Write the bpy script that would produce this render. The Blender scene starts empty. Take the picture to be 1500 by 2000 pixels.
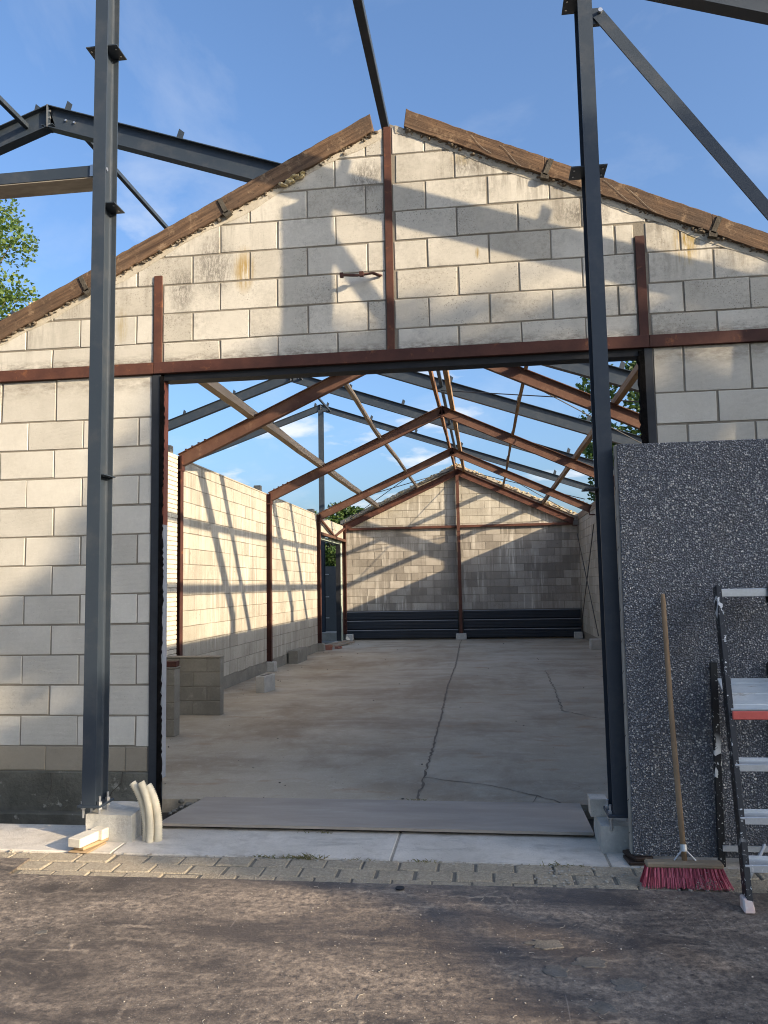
import bpy, bmesh, math, random
from mathutils import Vector, Matrix, noise
R = random.Random(7)
sc = bpy.context.scene
C = sc.collection

# ------------------------------------------------------------------ camera
YAW, PITCH, ROLL, FPX = 0.125238595, 0.0939334616, -0.018007238, 1529.21
cam = bpy.data.cameras.new('camera'); co = bpy.data.objects.new('camera', cam); C.objects.link(co)
fw = Vector((-math.sin(YAW)*math.cos(PITCH), math.cos(YAW)*math.cos(PITCH), math.sin(PITCH)))
rt = Vector((math.cos(YAW), math.sin(YAW), 0)); up = rt.cross(fw)
r2 = rt*math.cos(ROLL)+up*math.sin(ROLL); u2 = -rt*math.sin(ROLL)+up*math.cos(ROLL)
m = Matrix((r2, u2, -fw)).transposed().to_4x4(); m.translation = (0, 0, 1.6)
co.matrix_world = m
cam.sensor_fit = 'HORIZONTAL'; cam.sensor_width = 36; cam.lens = 36*FPX/1500
cam.clip_start = .05; cam.clip_end = 3000
sc.camera = co

# ------------------------------------------------------------------ light
SUN = Vector((1, -.515, .395)).normalized()
el = math.asin(SUN.z); az = math.atan2(SUN.x, SUN.y)
W = bpy.data.worlds.new('World'); sc.world = W; W.use_nodes = True
wn = W.node_tree.nodes; wl = W.node_tree.links
for n in list(wn): wn.remove(n)
wo = wn.new('ShaderNodeOutputWorld'); bg = wn.new('ShaderNodeBackground'); sky = wn.new('ShaderNodeTexSky')
sky.sky_type = 'NISHITA'; sky.sun_disc = False; sky.sun_elevation = el; sky.sun_rotation = az
sky.altitude = 0; sky.air_density = 1.0; sky.dust_density = 4.2; sky.ozone_density = 4.8
bg.inputs['Strength'].default_value = .138
# thin clouds: a mask over the direction of view, mixed towards white
tc = wn.new('ShaderNodeTexCoord'); sp = wn.new('ShaderNodeSeparateXYZ'); wl.new(tc.outputs['Generated'], sp.inputs[0])
def wmath(op, a, b=None, cl=False):
    q = wn.new('ShaderNodeMath'); q.operation = op; q.use_clamp = cl
    for i, v in enumerate((a, b)):
        if v is None: continue
        if hasattr(v, 'is_output'): wl.new(v, q.inputs[i])
        else: q.inputs[i].default_value = v
    return q.outputs[0]
den = wmath('ADD', sp.outputs[2], .16)
cx = wmath('DIVIDE', sp.outputs[0], den); cy = wmath('DIVIDE', sp.outputs[1], den)
cmb = wn.new('ShaderNodeCombineXYZ'); wl.new(cx, cmb.inputs[0]); wl.new(cy, cmb.inputs[1])
def wnoise(scale, detail, rough, dist, off, sx=1.0):
    mp = wn.new('ShaderNodeMapping'); mp.inputs['Location'].default_value = off; mp.inputs['Scale'].default_value = (sx, 1, 1)
    wl.new(cmb.outputs[0], mp.inputs[0])
    t = wn.new('ShaderNodeTexNoise'); t.inputs['Scale'].default_value = scale; t.inputs['Detail'].default_value = detail
    t.inputs['Roughness'].default_value = rough; t.inputs['Distortion'].default_value = dist
    wl.new(mp.outputs[0], t.inputs['Vector']); return t.outputs['Fac']
wisp = wmath('MULTIPLY', wmath('SUBTRACT', wnoise(1.15, 7, .58, .5, (-6.58, 6.25, 0), 1.6), .52), 3.0, True)
puff = wmath('MULTIPLY', wmath('SUBTRACT', wnoise(2.1, 8, .55, .1, (4.75, -4.41, 0)), .575), 9, True)
low = wmath('MULTIPLY', wmath('SUBTRACT', .52, sp.outputs[2]), 5, True)      # heaped clouds sit lower in the sky
puff = wmath('MULTIPLY', puff, low)
cm = wmath('MAXIMUM', wmath('MULTIPLY', wisp, .34), wmath('MULTIPLY', puff, .85))
cm = wmath('MULTIPLY', cm, wmath('MULTIPLY', sp.outputs[2], 12, True))
mx = wn.new('ShaderNodeMix'); mx.data_type = 'RGBA'; wl.new(cm, mx.inputs['Factor'])
wl.new(sky.outputs[0], mx.inputs['A']); mx.inputs['B'].default_value = (3.3, 3.4, 3.55, 1)
wl.new(mx.outputs['Result'], bg.inputs['Color']); wl.new(bg.outputs[0], wo.inputs[0])

sl = bpy.data.lights.new('sun', 'SUN'); sl.energy = 3.9; sl.angle = math.radians(.55); sl.color = (1, .815, .575)
so = bpy.data.objects.new('sun', sl); C.objects.link(so); so.rotation_euler = SUN.to_track_quat('Z', 'Y').to_euler()
so.location = (20, -10, 12)
sc.view_settings.view_transform = 'Standard'; sc.view_settings.look = 'None'
sc.view_settings.exposure = 1.16; sc.view_settings.gamma = 1
sc.render.engine = 'CYCLES'; sc.cycles.filter_width = 1.05

# ------------------------------------------------------------------ materials
class NT:
    def __init__(s, name, rough=.8, metal=0, spec=None):
        s.m = bpy.data.materials.new(name); s.m.use_nodes = True; s.t = s.m.node_tree
        s.b = s.t.nodes['Principled BSDF']; s.b.inputs['Roughness'].default_value = rough; s.b.inputs['Metallic'].default_value = metal
        if spec is not None: s.b.inputs['Specular IOR Level'].default_value = spec
    def put(s, sock, v):
        if hasattr(v, 'is_output'): s.t.links.new(v, sock)
        elif isinstance(v, tuple) and len(v) == 3 and sock.type == 'RGBA': sock.default_value = (*v, 1)
        else: sock.default_value = v
    def node(s, ty, **kw):
        n = s.t.nodes.new('ShaderNode'+ty)
        for k, v in kw.items():
            if k in n.inputs: s.put(n.inputs[k], v)
            else: setattr(n, k, v)
        return n
    def coord(s, kind='Object'):
        if kind == 'World': return s.node('NewGeometry').outputs['Position']
        return s.node('TexCoord').outputs[kind]
    def rnd(s): return s.node('ObjectInfo').outputs['Random']
    def island(s): return s.node('NewGeometry').outputs['Random Per Island']
    def map(s, v, scale=(1, 1, 1), loc=(0, 0, 0)):
        n = s.node('Mapping'); s.put(n.inputs['Vector'], v); s.put(n.inputs['Scale'], scale); s.put(n.inputs['Location'], loc); return n.outputs[0]
    def jit(s, v, amt=17.3):      # shift the pattern from object to object
        r = s.rnd(); a = s.node('VectorMath', operation='ADD'); s.put(a.inputs[0], v)
        c = s.node('CombineXYZ'); s.put(c.inputs[0], s.math('MULTIPLY', r, amt)); s.put(c.inputs[1], s.math('MULTIPLY', r, -amt*1.7)); s.put(c.inputs[2], s.math('MULTIPLY', r, amt*.6))
        s.put(a.inputs[1], c.outputs[0]); return a.outputs[0]
    def noise(s, v, scale, detail=4, rough=.55, dist=0):
        n = s.node('TexNoise'); s.put(n.inputs['Vector'], v)
        for k, x in (('Scale', scale), ('Detail', detail), ('Roughness', rough), ('Distortion', dist)): s.put(n.inputs[k], x)
        return n.outputs['Fac']
    def voro(s, v, scale, feature='F1', out='Distance', rand=1):
        n = s.node('TexVoronoi', feature=feature); s.put(n.inputs['Vector'], v); s.put(n.inputs['Scale'], scale); s.put(n.inputs['Randomness'], rand); return n.outputs[out]
    def math(s, op, a, b=0.0, clamp=False):
        n = s.node('Math', operation=op, use_clamp=clamp); s.put(n.inputs[0], a); s.put(n.inputs[1], b); return n.outputs[0]
    def ramp(s, f, *st, interp='LINEAR'):
        n = s.node('ValToRGB'); s.put(n.inputs[0], f); e = n.color_ramp.elements; n.color_ramp.interpolation = interp
        while len(e) < len(st): e.new(.5)
        for i, (p, c) in enumerate(st):
            e[i].position = p
            c = (c, c, c) if not isinstance(c, tuple) else c
            e[i].color = (*c, 1)
        return n.outputs[0]
    def step(s, f, a, b): n = s.node('MapRange'); s.put(n.inputs[0], f); s.put(n.inputs[1], a); s.put(n.inputs[2], b); return n.outputs[0]
    def mix(s, f, a, b, mode='MIX'):
        n = s.node('Mix', data_type='RGBA', blend_type=mode); s.put(n.inputs['Factor'], f); s.put(n.inputs['A'], a); s.put(n.inputs['B'], b); return n.outputs['Result']
    def hsv(s, c, v=1.0, sat=1.0, h=.5):
        n = s.node('HueSaturation'); s.put(n.inputs['Color'], c); s.put(n.inputs['Value'], v); s.put(n.inputs['Saturation'], sat); s.put(n.inputs['Hue'], h); return n.outputs[0]
    def bump(s, h, strength=.3, dist=.01, prev=None):
        n = s.node('Bump'); s.put(n.inputs['Height'], h); s.put(n.inputs['Strength'], strength); s.put(n.inputs['Distance'], dist)
        if prev is not None: s.put(n.inputs['Normal'], prev)
        return n.outputs[0]
    def done(s, col, nrm=None, rough=None):
        s.put(s.b.inputs['Base Color'], col)
        if nrm is not None: s.put(s.b.inputs['Normal'], nrm)
        if rough is not None: s.put(s.b.inputs['Roughness'], rough)
        return s.m
def sep(n, v):
    q = n.node('SeparateXYZ'); n.put(q.inputs[0], v); return q.outputs
M = {}
def mk_block(name, a, b, dirt, dirtamt, pits=1.0, comb=1.0, drips=False, vstreak=0.0, edge=0.0):
    n = NT(name, .9, spec=.25); v = n.jit(n.coord()); w = n.coord('World')
    base = n.mix(n.rnd(), a, b)
    big = n.noise(v, 3.2, 5, .6); fine = n.noise(v, 38, 4, .6)
    col = n.mix(n.step(big, .3, .75), base, n.hsv(base, .86, 1.05))
    col = n.hsv(col, n.math('ADD', .93, n.math('MULTIPLY', fine, .14)))
    # combed lines of a sawn block
    ws = n.node('TexWave', wave_type='BANDS', bands_direction='Z'); n.put(ws.inputs['Vector'], n.map(v, (.06, .06, 1))); n.put(ws.inputs['Scale'], 52); n.put(ws.inputs['Distortion'], 2.2); n.put(ws.inputs['Detail'], 2)
    cmask = n.step(n.math('ADD', n.noise(v, 2.2, 2), n.math('MULTIPLY', n.rnd(), .28)), .5, .78)
    col = n.mix(n.math('MULTIPLY', n.math('MULTIPLY', ws.outputs['Fac'], cmask), .22*comb), col, n.hsv(base, .62))
    # pits and black weathering specks
    sc_ = n.noise(w, 1.1, 3, .6)
    pit = n.step(n.noise(v, 80, 5, .8), .555, .63)
    pm = n.math('MULTIPLY', pit, n.math('MULTIPLY', n.step(n.noise(w, 3.1, 4, .6), .40, .66), n.math('ADD', .35, n.math('MULTIPLY', n.rnd(), .9))))
    col = n.mix(n.math('MULTIPLY', pm, min(1, .9*pits)), col, (.07, .062, .052))
    dk = n.step(n.noise(w, 2.3, 6, .7), .44, .70); dk = n.math('MULTIPLY', dk, n.step(n.noise(v, 34, 5, .75), .40, .64))
    col = n.mix(n.math('MULTIPLY', dk, dirtamt), col, dirt)
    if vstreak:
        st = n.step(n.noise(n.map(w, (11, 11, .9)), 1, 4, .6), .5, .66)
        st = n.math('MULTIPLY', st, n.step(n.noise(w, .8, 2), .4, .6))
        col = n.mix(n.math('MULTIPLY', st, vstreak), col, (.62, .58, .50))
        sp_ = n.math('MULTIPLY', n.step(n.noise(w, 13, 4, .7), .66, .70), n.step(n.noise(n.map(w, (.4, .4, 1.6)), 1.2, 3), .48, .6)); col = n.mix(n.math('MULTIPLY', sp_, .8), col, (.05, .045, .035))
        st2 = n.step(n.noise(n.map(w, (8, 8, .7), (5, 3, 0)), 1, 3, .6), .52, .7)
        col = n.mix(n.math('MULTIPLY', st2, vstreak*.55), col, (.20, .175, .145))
    if drips:
        o = sep(n, w)
        for X, Z, wd, ht, am, cc in ((-1.72, 3.98, .10, .20, .95, (.33, .22, .06)), (1.47, 3.95, .10, .19, 1.0, (.34, .23, .05)), (-.05, 4.71, .12, .07, .6, (.36, .27, .10)), (-2.68, 3.6, .06, .16, .5, (.33, .25, .10)), (.02, 3.98, .02, .05, .8, (.3, .2, .04))):
            dx = n.math('DIVIDE', n.math('SUBTRACT', o[0], X), wd); dz = n.math('DIVIDE', n.math('SUBTRACT', o[2], Z), ht)
            g = n.math('SUBTRACT', 1, n.math('ADD', n.math('MULTIPLY', dx, dx), n.math('MULTIPLY', dz, dz)), True)
            t = n.step(n.noise(n.map(w, (26, 26, 2.2)), 1.6, 5, .75), .38, .54)
            col = n.mix(n.math('MULTIPLY', n.math('MULTIPLY', g, t), am), col, cc)
        for X, Z, wd, ht in ((-1.95, 4.02, .20, .26), (-.78, 4.62, .16, .16), (.78, 4.22, .22, .12), (.0, 4.66, .2, .1), (-2.2, 3.85, .12, .2)):
            dx = n.math('DIVIDE', n.math('SUBTRACT', o[0], X), wd); dz = n.math('DIVIDE', n.math('SUBTRACT', o[2], Z), ht)
            g = n.math('SUBTRACT', 1, n.math('ADD', n.math('MULTIPLY', dx, dx), n.math('MULTIPLY', dz, dz)), True)
            t = n.step(n.noise(n.map(w, (34, 34, 12)), 2.2, 6, .85), .40, .56)
            col = n.mix(n.math('MULTIPLY', n.math('MULTIPLY', g, t), .8), col, (.10, .09, .078))
        # rain streaks below the roof edge
        ax_ = n.math('ABSOLUTE', n.math('ADD', o[0], .6)); ee = n.math('SUBTRACT', n.math('SUBTRACT', 4.985, n.math('MULTIPLY', ax_, .472)), o[2])
        stk = n.math('MULTIPLY', n.step(ee, .50, .06), n.step(n.noise(n.map(w, (15, 15, 1.7)), 1.4, 5, .7), .46, .64)); stk = n.math('MULTIPLY', stk, n.step(n.noise(w, 1.9, 3), .42, .58))
        col = n.mix(n.math('MULTIPLY', stk, .62), col, (.15, .13, .105))
        wsh = n.math('MULTIPLY', n.step(ee, .26, .0), n.step(n.noise(n.map(w, (5, 5, 3), (4, 0, 2)), 1.2, 4, .6), .5, .62)); col = n.mix(n.math('MULTIPLY', wsh, .55), col, (.66, .63, .56))
        # noisy darker bands just above and below the steel beam
        zl = n.math('SUBTRACT', 1, n.math('DIVIDE', n.math('ABSOLUTE', n.math('SUBTRACT', o[2], 3.31)), .075), True)
        col = n.mix(n.math('MULTIPLY', n.math('MULTIPLY', zl, n.step(n.noise(n.map(w, (4, 4, 12)), 3, 5, .7), .4, .62)), .75), col, (.12, .105, .085))
        zl = n.math('SUBTRACT', 1, n.math('DIVIDE', n.math('ABSOLUTE', n.math('SUBTRACT', o[2], 3.15)), .10), True)
        col = n.mix(n.math('MULTIPLY', n.math('MULTIPLY', zl, n.step(n.noise(n.map(w, (3, 3, 7)), 3, 5, .7), .38, .62)), .6), col, (.16, .135, .105))
    h = n.math('ADD', n.math('MULTIPLY', fine, .5), n.math('MULTIPLY', n.math('MULTIPLY', ws.outputs['Fac'], cmask), -.6*comb)); h = n.math('SUBTRACT', h, n.math('MULTIPLY', pit, .8))
    M[name] = n.done(col, n.bump(h, .35, .006))
mk_block('block_clean', (.59, .565, .50), (.50, .475, .415), (.30, .265, .21), .28, pits=.25, drips=True)
mk_block('block_gable', (.60, .57, .50), (.49, .46, .395), (.13, .115, .095), .5, pits=1.15, comb=.6, drips=True)
mk_block('block_inner', (.50, .465, .39), (.40, .37, .305), (.20, .165, .125), .6, pits=.75, comb=.3, vstreak=.75)
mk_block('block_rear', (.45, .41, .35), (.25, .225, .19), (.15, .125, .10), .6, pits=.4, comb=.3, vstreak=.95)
mk_block('block_plinth', (.33, .285, .215), (.28, .245, .19), (.16, .13, .09), .6, pits=.3, comb=.2)
def simple(name, c1, c2, sc1=4, sc2=40, rough=.85, bump=.3, bd=.006, c3=None, s3=(.58, .75), kind='Object', stretch=(1, 1, 1), metal=0, spec=.3, var=.16, det=5):
    n = NT(name, rough, metal, spec); v = n.coord(kind); v = n.jit(v) if kind == 'Object' else v
    v2 = n.map(v, stretch); big = n.noise(v2, sc1, det, .6); fine = n.noise(v2, sc2, 4, .65)
    col = n.mix(n.step(big, .35, .68), c1, c2)
    if c3: col = n.mix(n.step(n.noise(v2, sc1*2.3, 6, .7, .3), *s3), col, c3)
    col = n.hsv(col, n.math('ADD', 1-var, n.math('MULTIPLY', fine, 2*var)))
    M[name] = n.done(col, n.bump(fine, bump, bd)); return n
simple('mortar', (.235, .21, .17), (.19, .17, .135), 6, 70, bump=.6)
simple('mortar_pale', (.40, .36, .29), (.30, .265, .21), 5, 60, bump=.7, c3=(.55, .51, .43))
simple('foundation', (.085, .080, .062), (.16, .150, .12), 3, 30, c3=(.33, .31, .26), s3=(.60, .68), kind='World', bump=.6, bd=.015)
simple('rust', (.105, .043, .028), (.06, .025, .019), 5, 55, rough=.78, c3=(.21, .085, .038), s3=(.58, .74), bump=.4, bd=.003)
simple('rust_dark', (.085, .033, .024), (.05, .021, .017), 4, 45, rough=.75, c3=(.19, .075, .035), s3=(.60, .72), bump=.4, bd=.003)
simple('rust_beam', (.118, .062, .042), (.075, .034, .024), 3, 50, rough=.75, c3=(.165, .098, .064), s3=(.58, .72), bump=.3, bd=.003)
simple('primer_red', (.22, .075, .048), (.17, .06, .04), 3, 40, rough=.6, bump=.1)
simple('primer_grey', (.27, .29, .32), (.32, .33, .35), 3, 40, rough=.6, bump=.1)
simple('black_paint', (.010, .011, .013), (.018, .019, .022), 6, 60, rough=.6, bump=.15, bd=.003)
simple('jamb_dark', (.030, .034, .040), (.020, .022, .026), 6, 60, rough=.55, bump=.15, bd=.003, c3=(.09, .08, .07), s3=(.66, .74))
simple('felt', (.004, .004, .004), (.009, .008, .008), 20, 90, rough=1, bump=.8, spec=.05)
simple('wood_board', (.22, .115, .055), (.15, .078, .04), 2.5, 30, stretch=(1, 1, 1), c3=(.31, .19, .10), s3=(.56, .72), bump=.5, bd=.006, var=.25)
def verge_wood(name, ang):
    n = NT(name, .85, spec=.25); w = n.coord('World'); q = n.node('Mapping'); n.put(q.inputs['Vector'], w); q.inputs['Rotation'].default_value = (0, ang, 0)
    v = q.outputs[0]; g = n.noise(n.map(v, (1.3, 6, 34)), 1.6, 6, .65, .3); big = n.noise(v, 2.4, 5, .65); fine = n.noise(v, 60, 4, .7)
    col = n.mix(n.step(g, .32, .7), (.062, .037, .024), (.20, .125, .075)); col = n.mix(n.math('MULTIPLY', n.step(big, .40, .66), .8), col, (.07, .05, .037))
    col = n.mix(n.math('MULTIPLY', n.step(n.noise(v, 9, 7, .8), .54, .68), .7), col, (.32, .225, .14))
    col = n.mix(n.step(n.noise(v, 24, 6, .8), .60, .68), col, (.035, .025, .019))
    M[name] = n.done(n.hsv(col, n.math('ADD', .75, n.math('MULTIPLY', fine, .5))), n.bump(n.math('ADD', g, n.math('MULTIPLY', fine, .5)), .55, .008))
verge_wood('verge_left', .4495); verge_wood('verge_right', -.4315)
simple('wood_purlin', (.30, .20, .115), (.20, .11, .055), 2.5, 22, stretch=(6, .5, 6), c3=(.38, .28, .18), s3=(.52, .7), bump=.4, bd=.005, var=.25)
simple('wood_grey', (.33, .26, .185), (.25, .185, .125), 3, 22, stretch=(6, .4, 6), bump=.4, bd=.005, var=.22)
def slab_mat():
    n = NT('concrete_pale', .88, spec=.3); w = n.coord('World'); big = n.noise(w, 1.9, 6, .65, .4); fine = n.noise(w, 85, 5, .75); mid = n.noise(w, 9, 6, .7)
    col = n.mix(n.step(big, .35, .66), (.52, .47, .395), (.68, .62, .53)); col = n.mix(n.math('MULTIPLY', n.step(mid, .50, .70), .6), col, (.40, .35, .28))
    dk = n.step(n.noise(n.map(w, (.8, 1.8, 1), (3, 8, 0)), 2.2, 6, .7, .5), .56, .72); col = n.mix(n.math('MULTIPLY', dk, .6), col, (.22, .20, .165))
    o = sep(n, w); ed = n.math('ADD', n.step(n.math('SUBTRACT', o[1], n.math('MULTIPLY', mid, .12)), 4.235, 4.19), n.step(n.math('ADD', o[1], n.math('MULTIPLY', mid, .12)), 4.76, 4.84), True)
    col = n.mix(n.math('MULTIPLY', ed, .5), col, (.24, .205, .155)); pt = n.step(n.voro(w, 60), .16, .10); col = n.mix(n.math('MULTIPLY', n.math('MULTIPLY', pt, n.step(n.noise(w, 5, 3), .5, .6)), .7), col, (.16, .14, .115))
    M['concrete_pale'] = n.done(n.hsv(col, n.math('ADD', .82, n.math('MULTIPLY', fine, .36))), n.bump(n.math('ADD', fine, n.math('MULTIPLY', mid, 1.5)), .5, .008))
slab_mat()
simple('concrete_block', (.47, .455, .41), (.36, .35, .315), 7, 60, c3=(.57, .55, .49), s3=(.58, .7), bump=.5, bd=.008)
simple('concrete_old', (.25, .235, .195), (.185, .172, .142), 3, 40, c3=(.33, .31, .265), s3=(.58, .74), bump=.5, bd=.01)
simple('soil', (.055, .045, .034), (.085, .07, .05), 3, 40, kind='World', bump=.8, bd=.02)
simple('yard', (.20, .18, .14), (.14, .125, .10), .8, 20, kind='World', bump=.6, bd=.02)
simple('sheet_blue', (.009, .014, .021), (.014, .020, .029), 2, 30, rough=.45, bump=.05, spec=.5)
simple('gate_grey', (.085, .092, .095), (.10, .108, .11), 1, 20, rough=.5, bump=.03)
simple('peel_green', (.42, .48, .40), (.36, .42, .35), 4, 30, rough=.7, c3=(.05, .05, .05), s3=(.60, .63), bump=.4)
simple('brick_white', (.66, .61, .50), (.56, .51, .41), 5, 50, bump=.5, c3=(.44, .38, .30), s3=(.6, .75))
simple('brick_red', (.30, .135, .095), (.23, .10, .075), 6, 50, bump=.5, c3=(.36, .24, .18), s3=(.6, .72))
simple('brick_pale', (.62, .57, .47), (.54, .49, .40), 8, 60, bump=.5)
simple('hose', (.66, .60, .46), (.58, .52, .39), 8, 40, rough=.55, bump=.1, spec=.4)
simple('zinc', (.55, .56, .57), (.45, .46, .47), 9, 60, rough=.4, metal=.85, bump=.05)
simple('alu', (.60, .62, .64), (.52, .54, .55), 12, 90, rough=.38, metal=.55, bump=.06, c3=(.78, .78, .77), s3=(.62, .66))
simple('alu_worn', (.47, .50, .50), (.56, .58, .57), 5, 60, rough=.5, metal=.25, bump=.2, stretch=(1, 3, 6), c3=(.34, .32, .28), s3=(.60, .68))
simple('red_plastic', (.62, .13, .105), (.55, .11, .09), 8, 50, rough=.5, bump=.05, c3=(.72, .55, .5), s3=(.66, .7))
def bristle():
    n = NT('bristle', .5, spec=.4); M['bristle'] = n.done(n.ramp(n.island(), (0, (.13, .012, .022)), (.5, (.42, .05, .075)), (1, (.66, .16, .20))))
bristle()
simple('broom_wood', (.30, .205, .12), (.22, .14, .08), 3, 40, stretch=(6, 6, .7), c3=(.16, .10, .06), s3=(.62, .75), bump=.3, bd=.002)
simple('broom_head', (.32, .25, .165), (.24, .18, .12), 5, 50, stretch=(.6, 4, 4), bump=.3, bd=.002)
simple('ply_film', (.035, .022, .017), (.05, .032, .024), 6, 40, rough=.5, bump=.1)
simple('ply_edge', (.42, .30, .17), (.34, .235, .13), 8, 60, stretch=(1, 1, 8), bump=.2)
simple('rubber_white', (.62, .56, .52), (.55, .36, .30), 30, 60, rough=.6, bump=.2)
simple('foam_yellow', (.62, .50, .25), (.52, .42, .26), 14, 60, bump=1, bd=.02, c3=(.70, .64, .52), s3=(.55, .65))
simple('panel_edge', (.42, .38, .32), (.33, .29, .24), 9, 60, bump=.4)
simple('bark', (.10, .08, .06), (.07, .055, .04), 9, 40, stretch=(3, 3, .5), bump=.8, bd=.02)
simple('rod', (.045, .05, .055), (.06, .05, .045), 9, 40, rough=.6, bump=.05)
simple('rod_rust', (.12, .085, .065), (.09, .06, .045), 9, 40, rough=.7, bump=.05)
simple('crumb', (.45, .41, .34), (.32, .28, .22), 20, 90, bump=.7)
simple('crumb_brown', (.12, .095, .07), (.20, .165, .125), 20, 90, bump=.7)
simple('fillet', (.50, .46, .38), (.40, .36, .29), 5, 50, bump=.6, c3=(.24, .20, .155), s3=(.58, .7), kind='World')
simple('cement_grey', (.115, .105, .09), (.165, .15, .13), 16, 120, bump=.6)
simple('debris_dark', (.05, .042, .032), (.09, .08, .065), 20, 90, bump=.7)
def black_splat():
    n = NT('black_splat', .5, spec=.45); v = n.coord(); w = n.coord('World')
    s_ = n.step(n.noise(w, 60, 3, .55, .4), .645, .66)
    s2 = n.math('MULTIPLY', n.step(n.noise(w, 19, 3, .5, .6), .56, .58), n.step(n.noise(w, 3.3, 2), .50, .60))
    M['black_splat'] = n.done(n.mix(n.math('MAXIMUM', s_, s2), (.008, .009, .011), (.62, .62, .60)), None)
black_splat()
def paint_steel():
    n = NT('anthracite', .45, spec=.35); v = n.jit(n.coord()); w = n.coord('World')
    f = n.noise(w, 2.5, 4, .6); col = n.mix(f, (.024, .034, .048), (.036, .047, .061))
    du = n.step(n.noise(w, 6, 5, .7), .5, .8); col = n.mix(n.math('MULTIPLY', du, .16), col, (.20, .18, .155))
    ch = n.step(n.noise(w, 21, 5, .75), .70, .73); col = n.mix(n.math('MULTIPLY', ch, .6), col, (.16, .135, .115))
    M['anthracite'] = n.done(col, None, n.math('ADD', .34, n.math('MULTIPLY', f, .22)))
    n = NT('beam_bounce', .6, spec=.3); w = n.coord('World')
    f = n.noise(n.map(w, (2, 6, 6)), 2.2, 5, .6)
    M['beam_bounce'] = n.done(n.mix(n.step(f, .3, .7), (.30, .27, .22), (.16, .135, .11)), None)  # brown is light bounced off the ground, painted onto the beam's underside
paint_steel()
def floor_mat():
    n = NT('barn_floor', .85, spec=.3); w = n.coord('World')
    big = n.noise(w, .45, 6, .62, .4); mid = n.noise(w, 2.6, 7, .68); fine = n.noise(w, 34, 5, .7)
    col = n.mix(n.step(big, .36, .64), (.36, .30, .212), (.455, .395, .30))
    col = n.mix(n.math('MULTIPLY', n.step(mid, .45, .7), .45), col, (.54, .485, .385))
    st = n.step(n.noise(n.map(w, (.55, 1.25, 1), (2, 5, 0)), .7, 6, .66, .3), .50, .70)
    col = n.mix(n.math('MULTIPLY', st, .7), col, (.19, .145, .10))
    st = n.step(n.noise(n.map(w, (1.2, 2.6, 1), (9, 1, 0)), 1.2, 4, .6), .60, .70)
    col = n.mix(n.math('MULTIPLY', st, .6), col, (.33, .215, .125))
    sm = n.step(n.noise(n.map(w, (.5, 3.5, 1), (4, 4, 0)), 1.3, 6, .7, .4), .52, .68); col = n.mix(n.math('MULTIPLY', sm, .10), col, (.24, .19, .14))
    pt_ = n.step(n.noise(n.map(w, (.9, .55, 1), (1.3, 6.1, 0)), .62, 7, .70, .25), .50, .64); col = n.mix(n.math('MULTIPLY', pt_, .65), col, (.235, .175, .115))
    ds_ = n.step(n.noise(w, 6.5, 7, .78, .4), .55, .72); col = n.mix(n.math('MULTIPLY', ds_, .45), col, (.60, .54, .43))
    dots = n.step(n.voro(w, 17), .10, .06); col = n.mix(n.math('MULTIPLY', dots, n.step(n.noise(w, 3, 2), .5, .6)), col, (.09, .08, .065))
    col = n.hsv(col, n.math('ADD', .66, n.math('MULTIPLY', n.noise(w, 55, 6, .85), .70)))
    M['barn_floor'] = n.done(col, n.bump(n.math('ADD', n.math('MULTIPLY', mid, 2), n.math('MULTIPLY', fine, .6)), .45, .012))
floor_mat()
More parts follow.
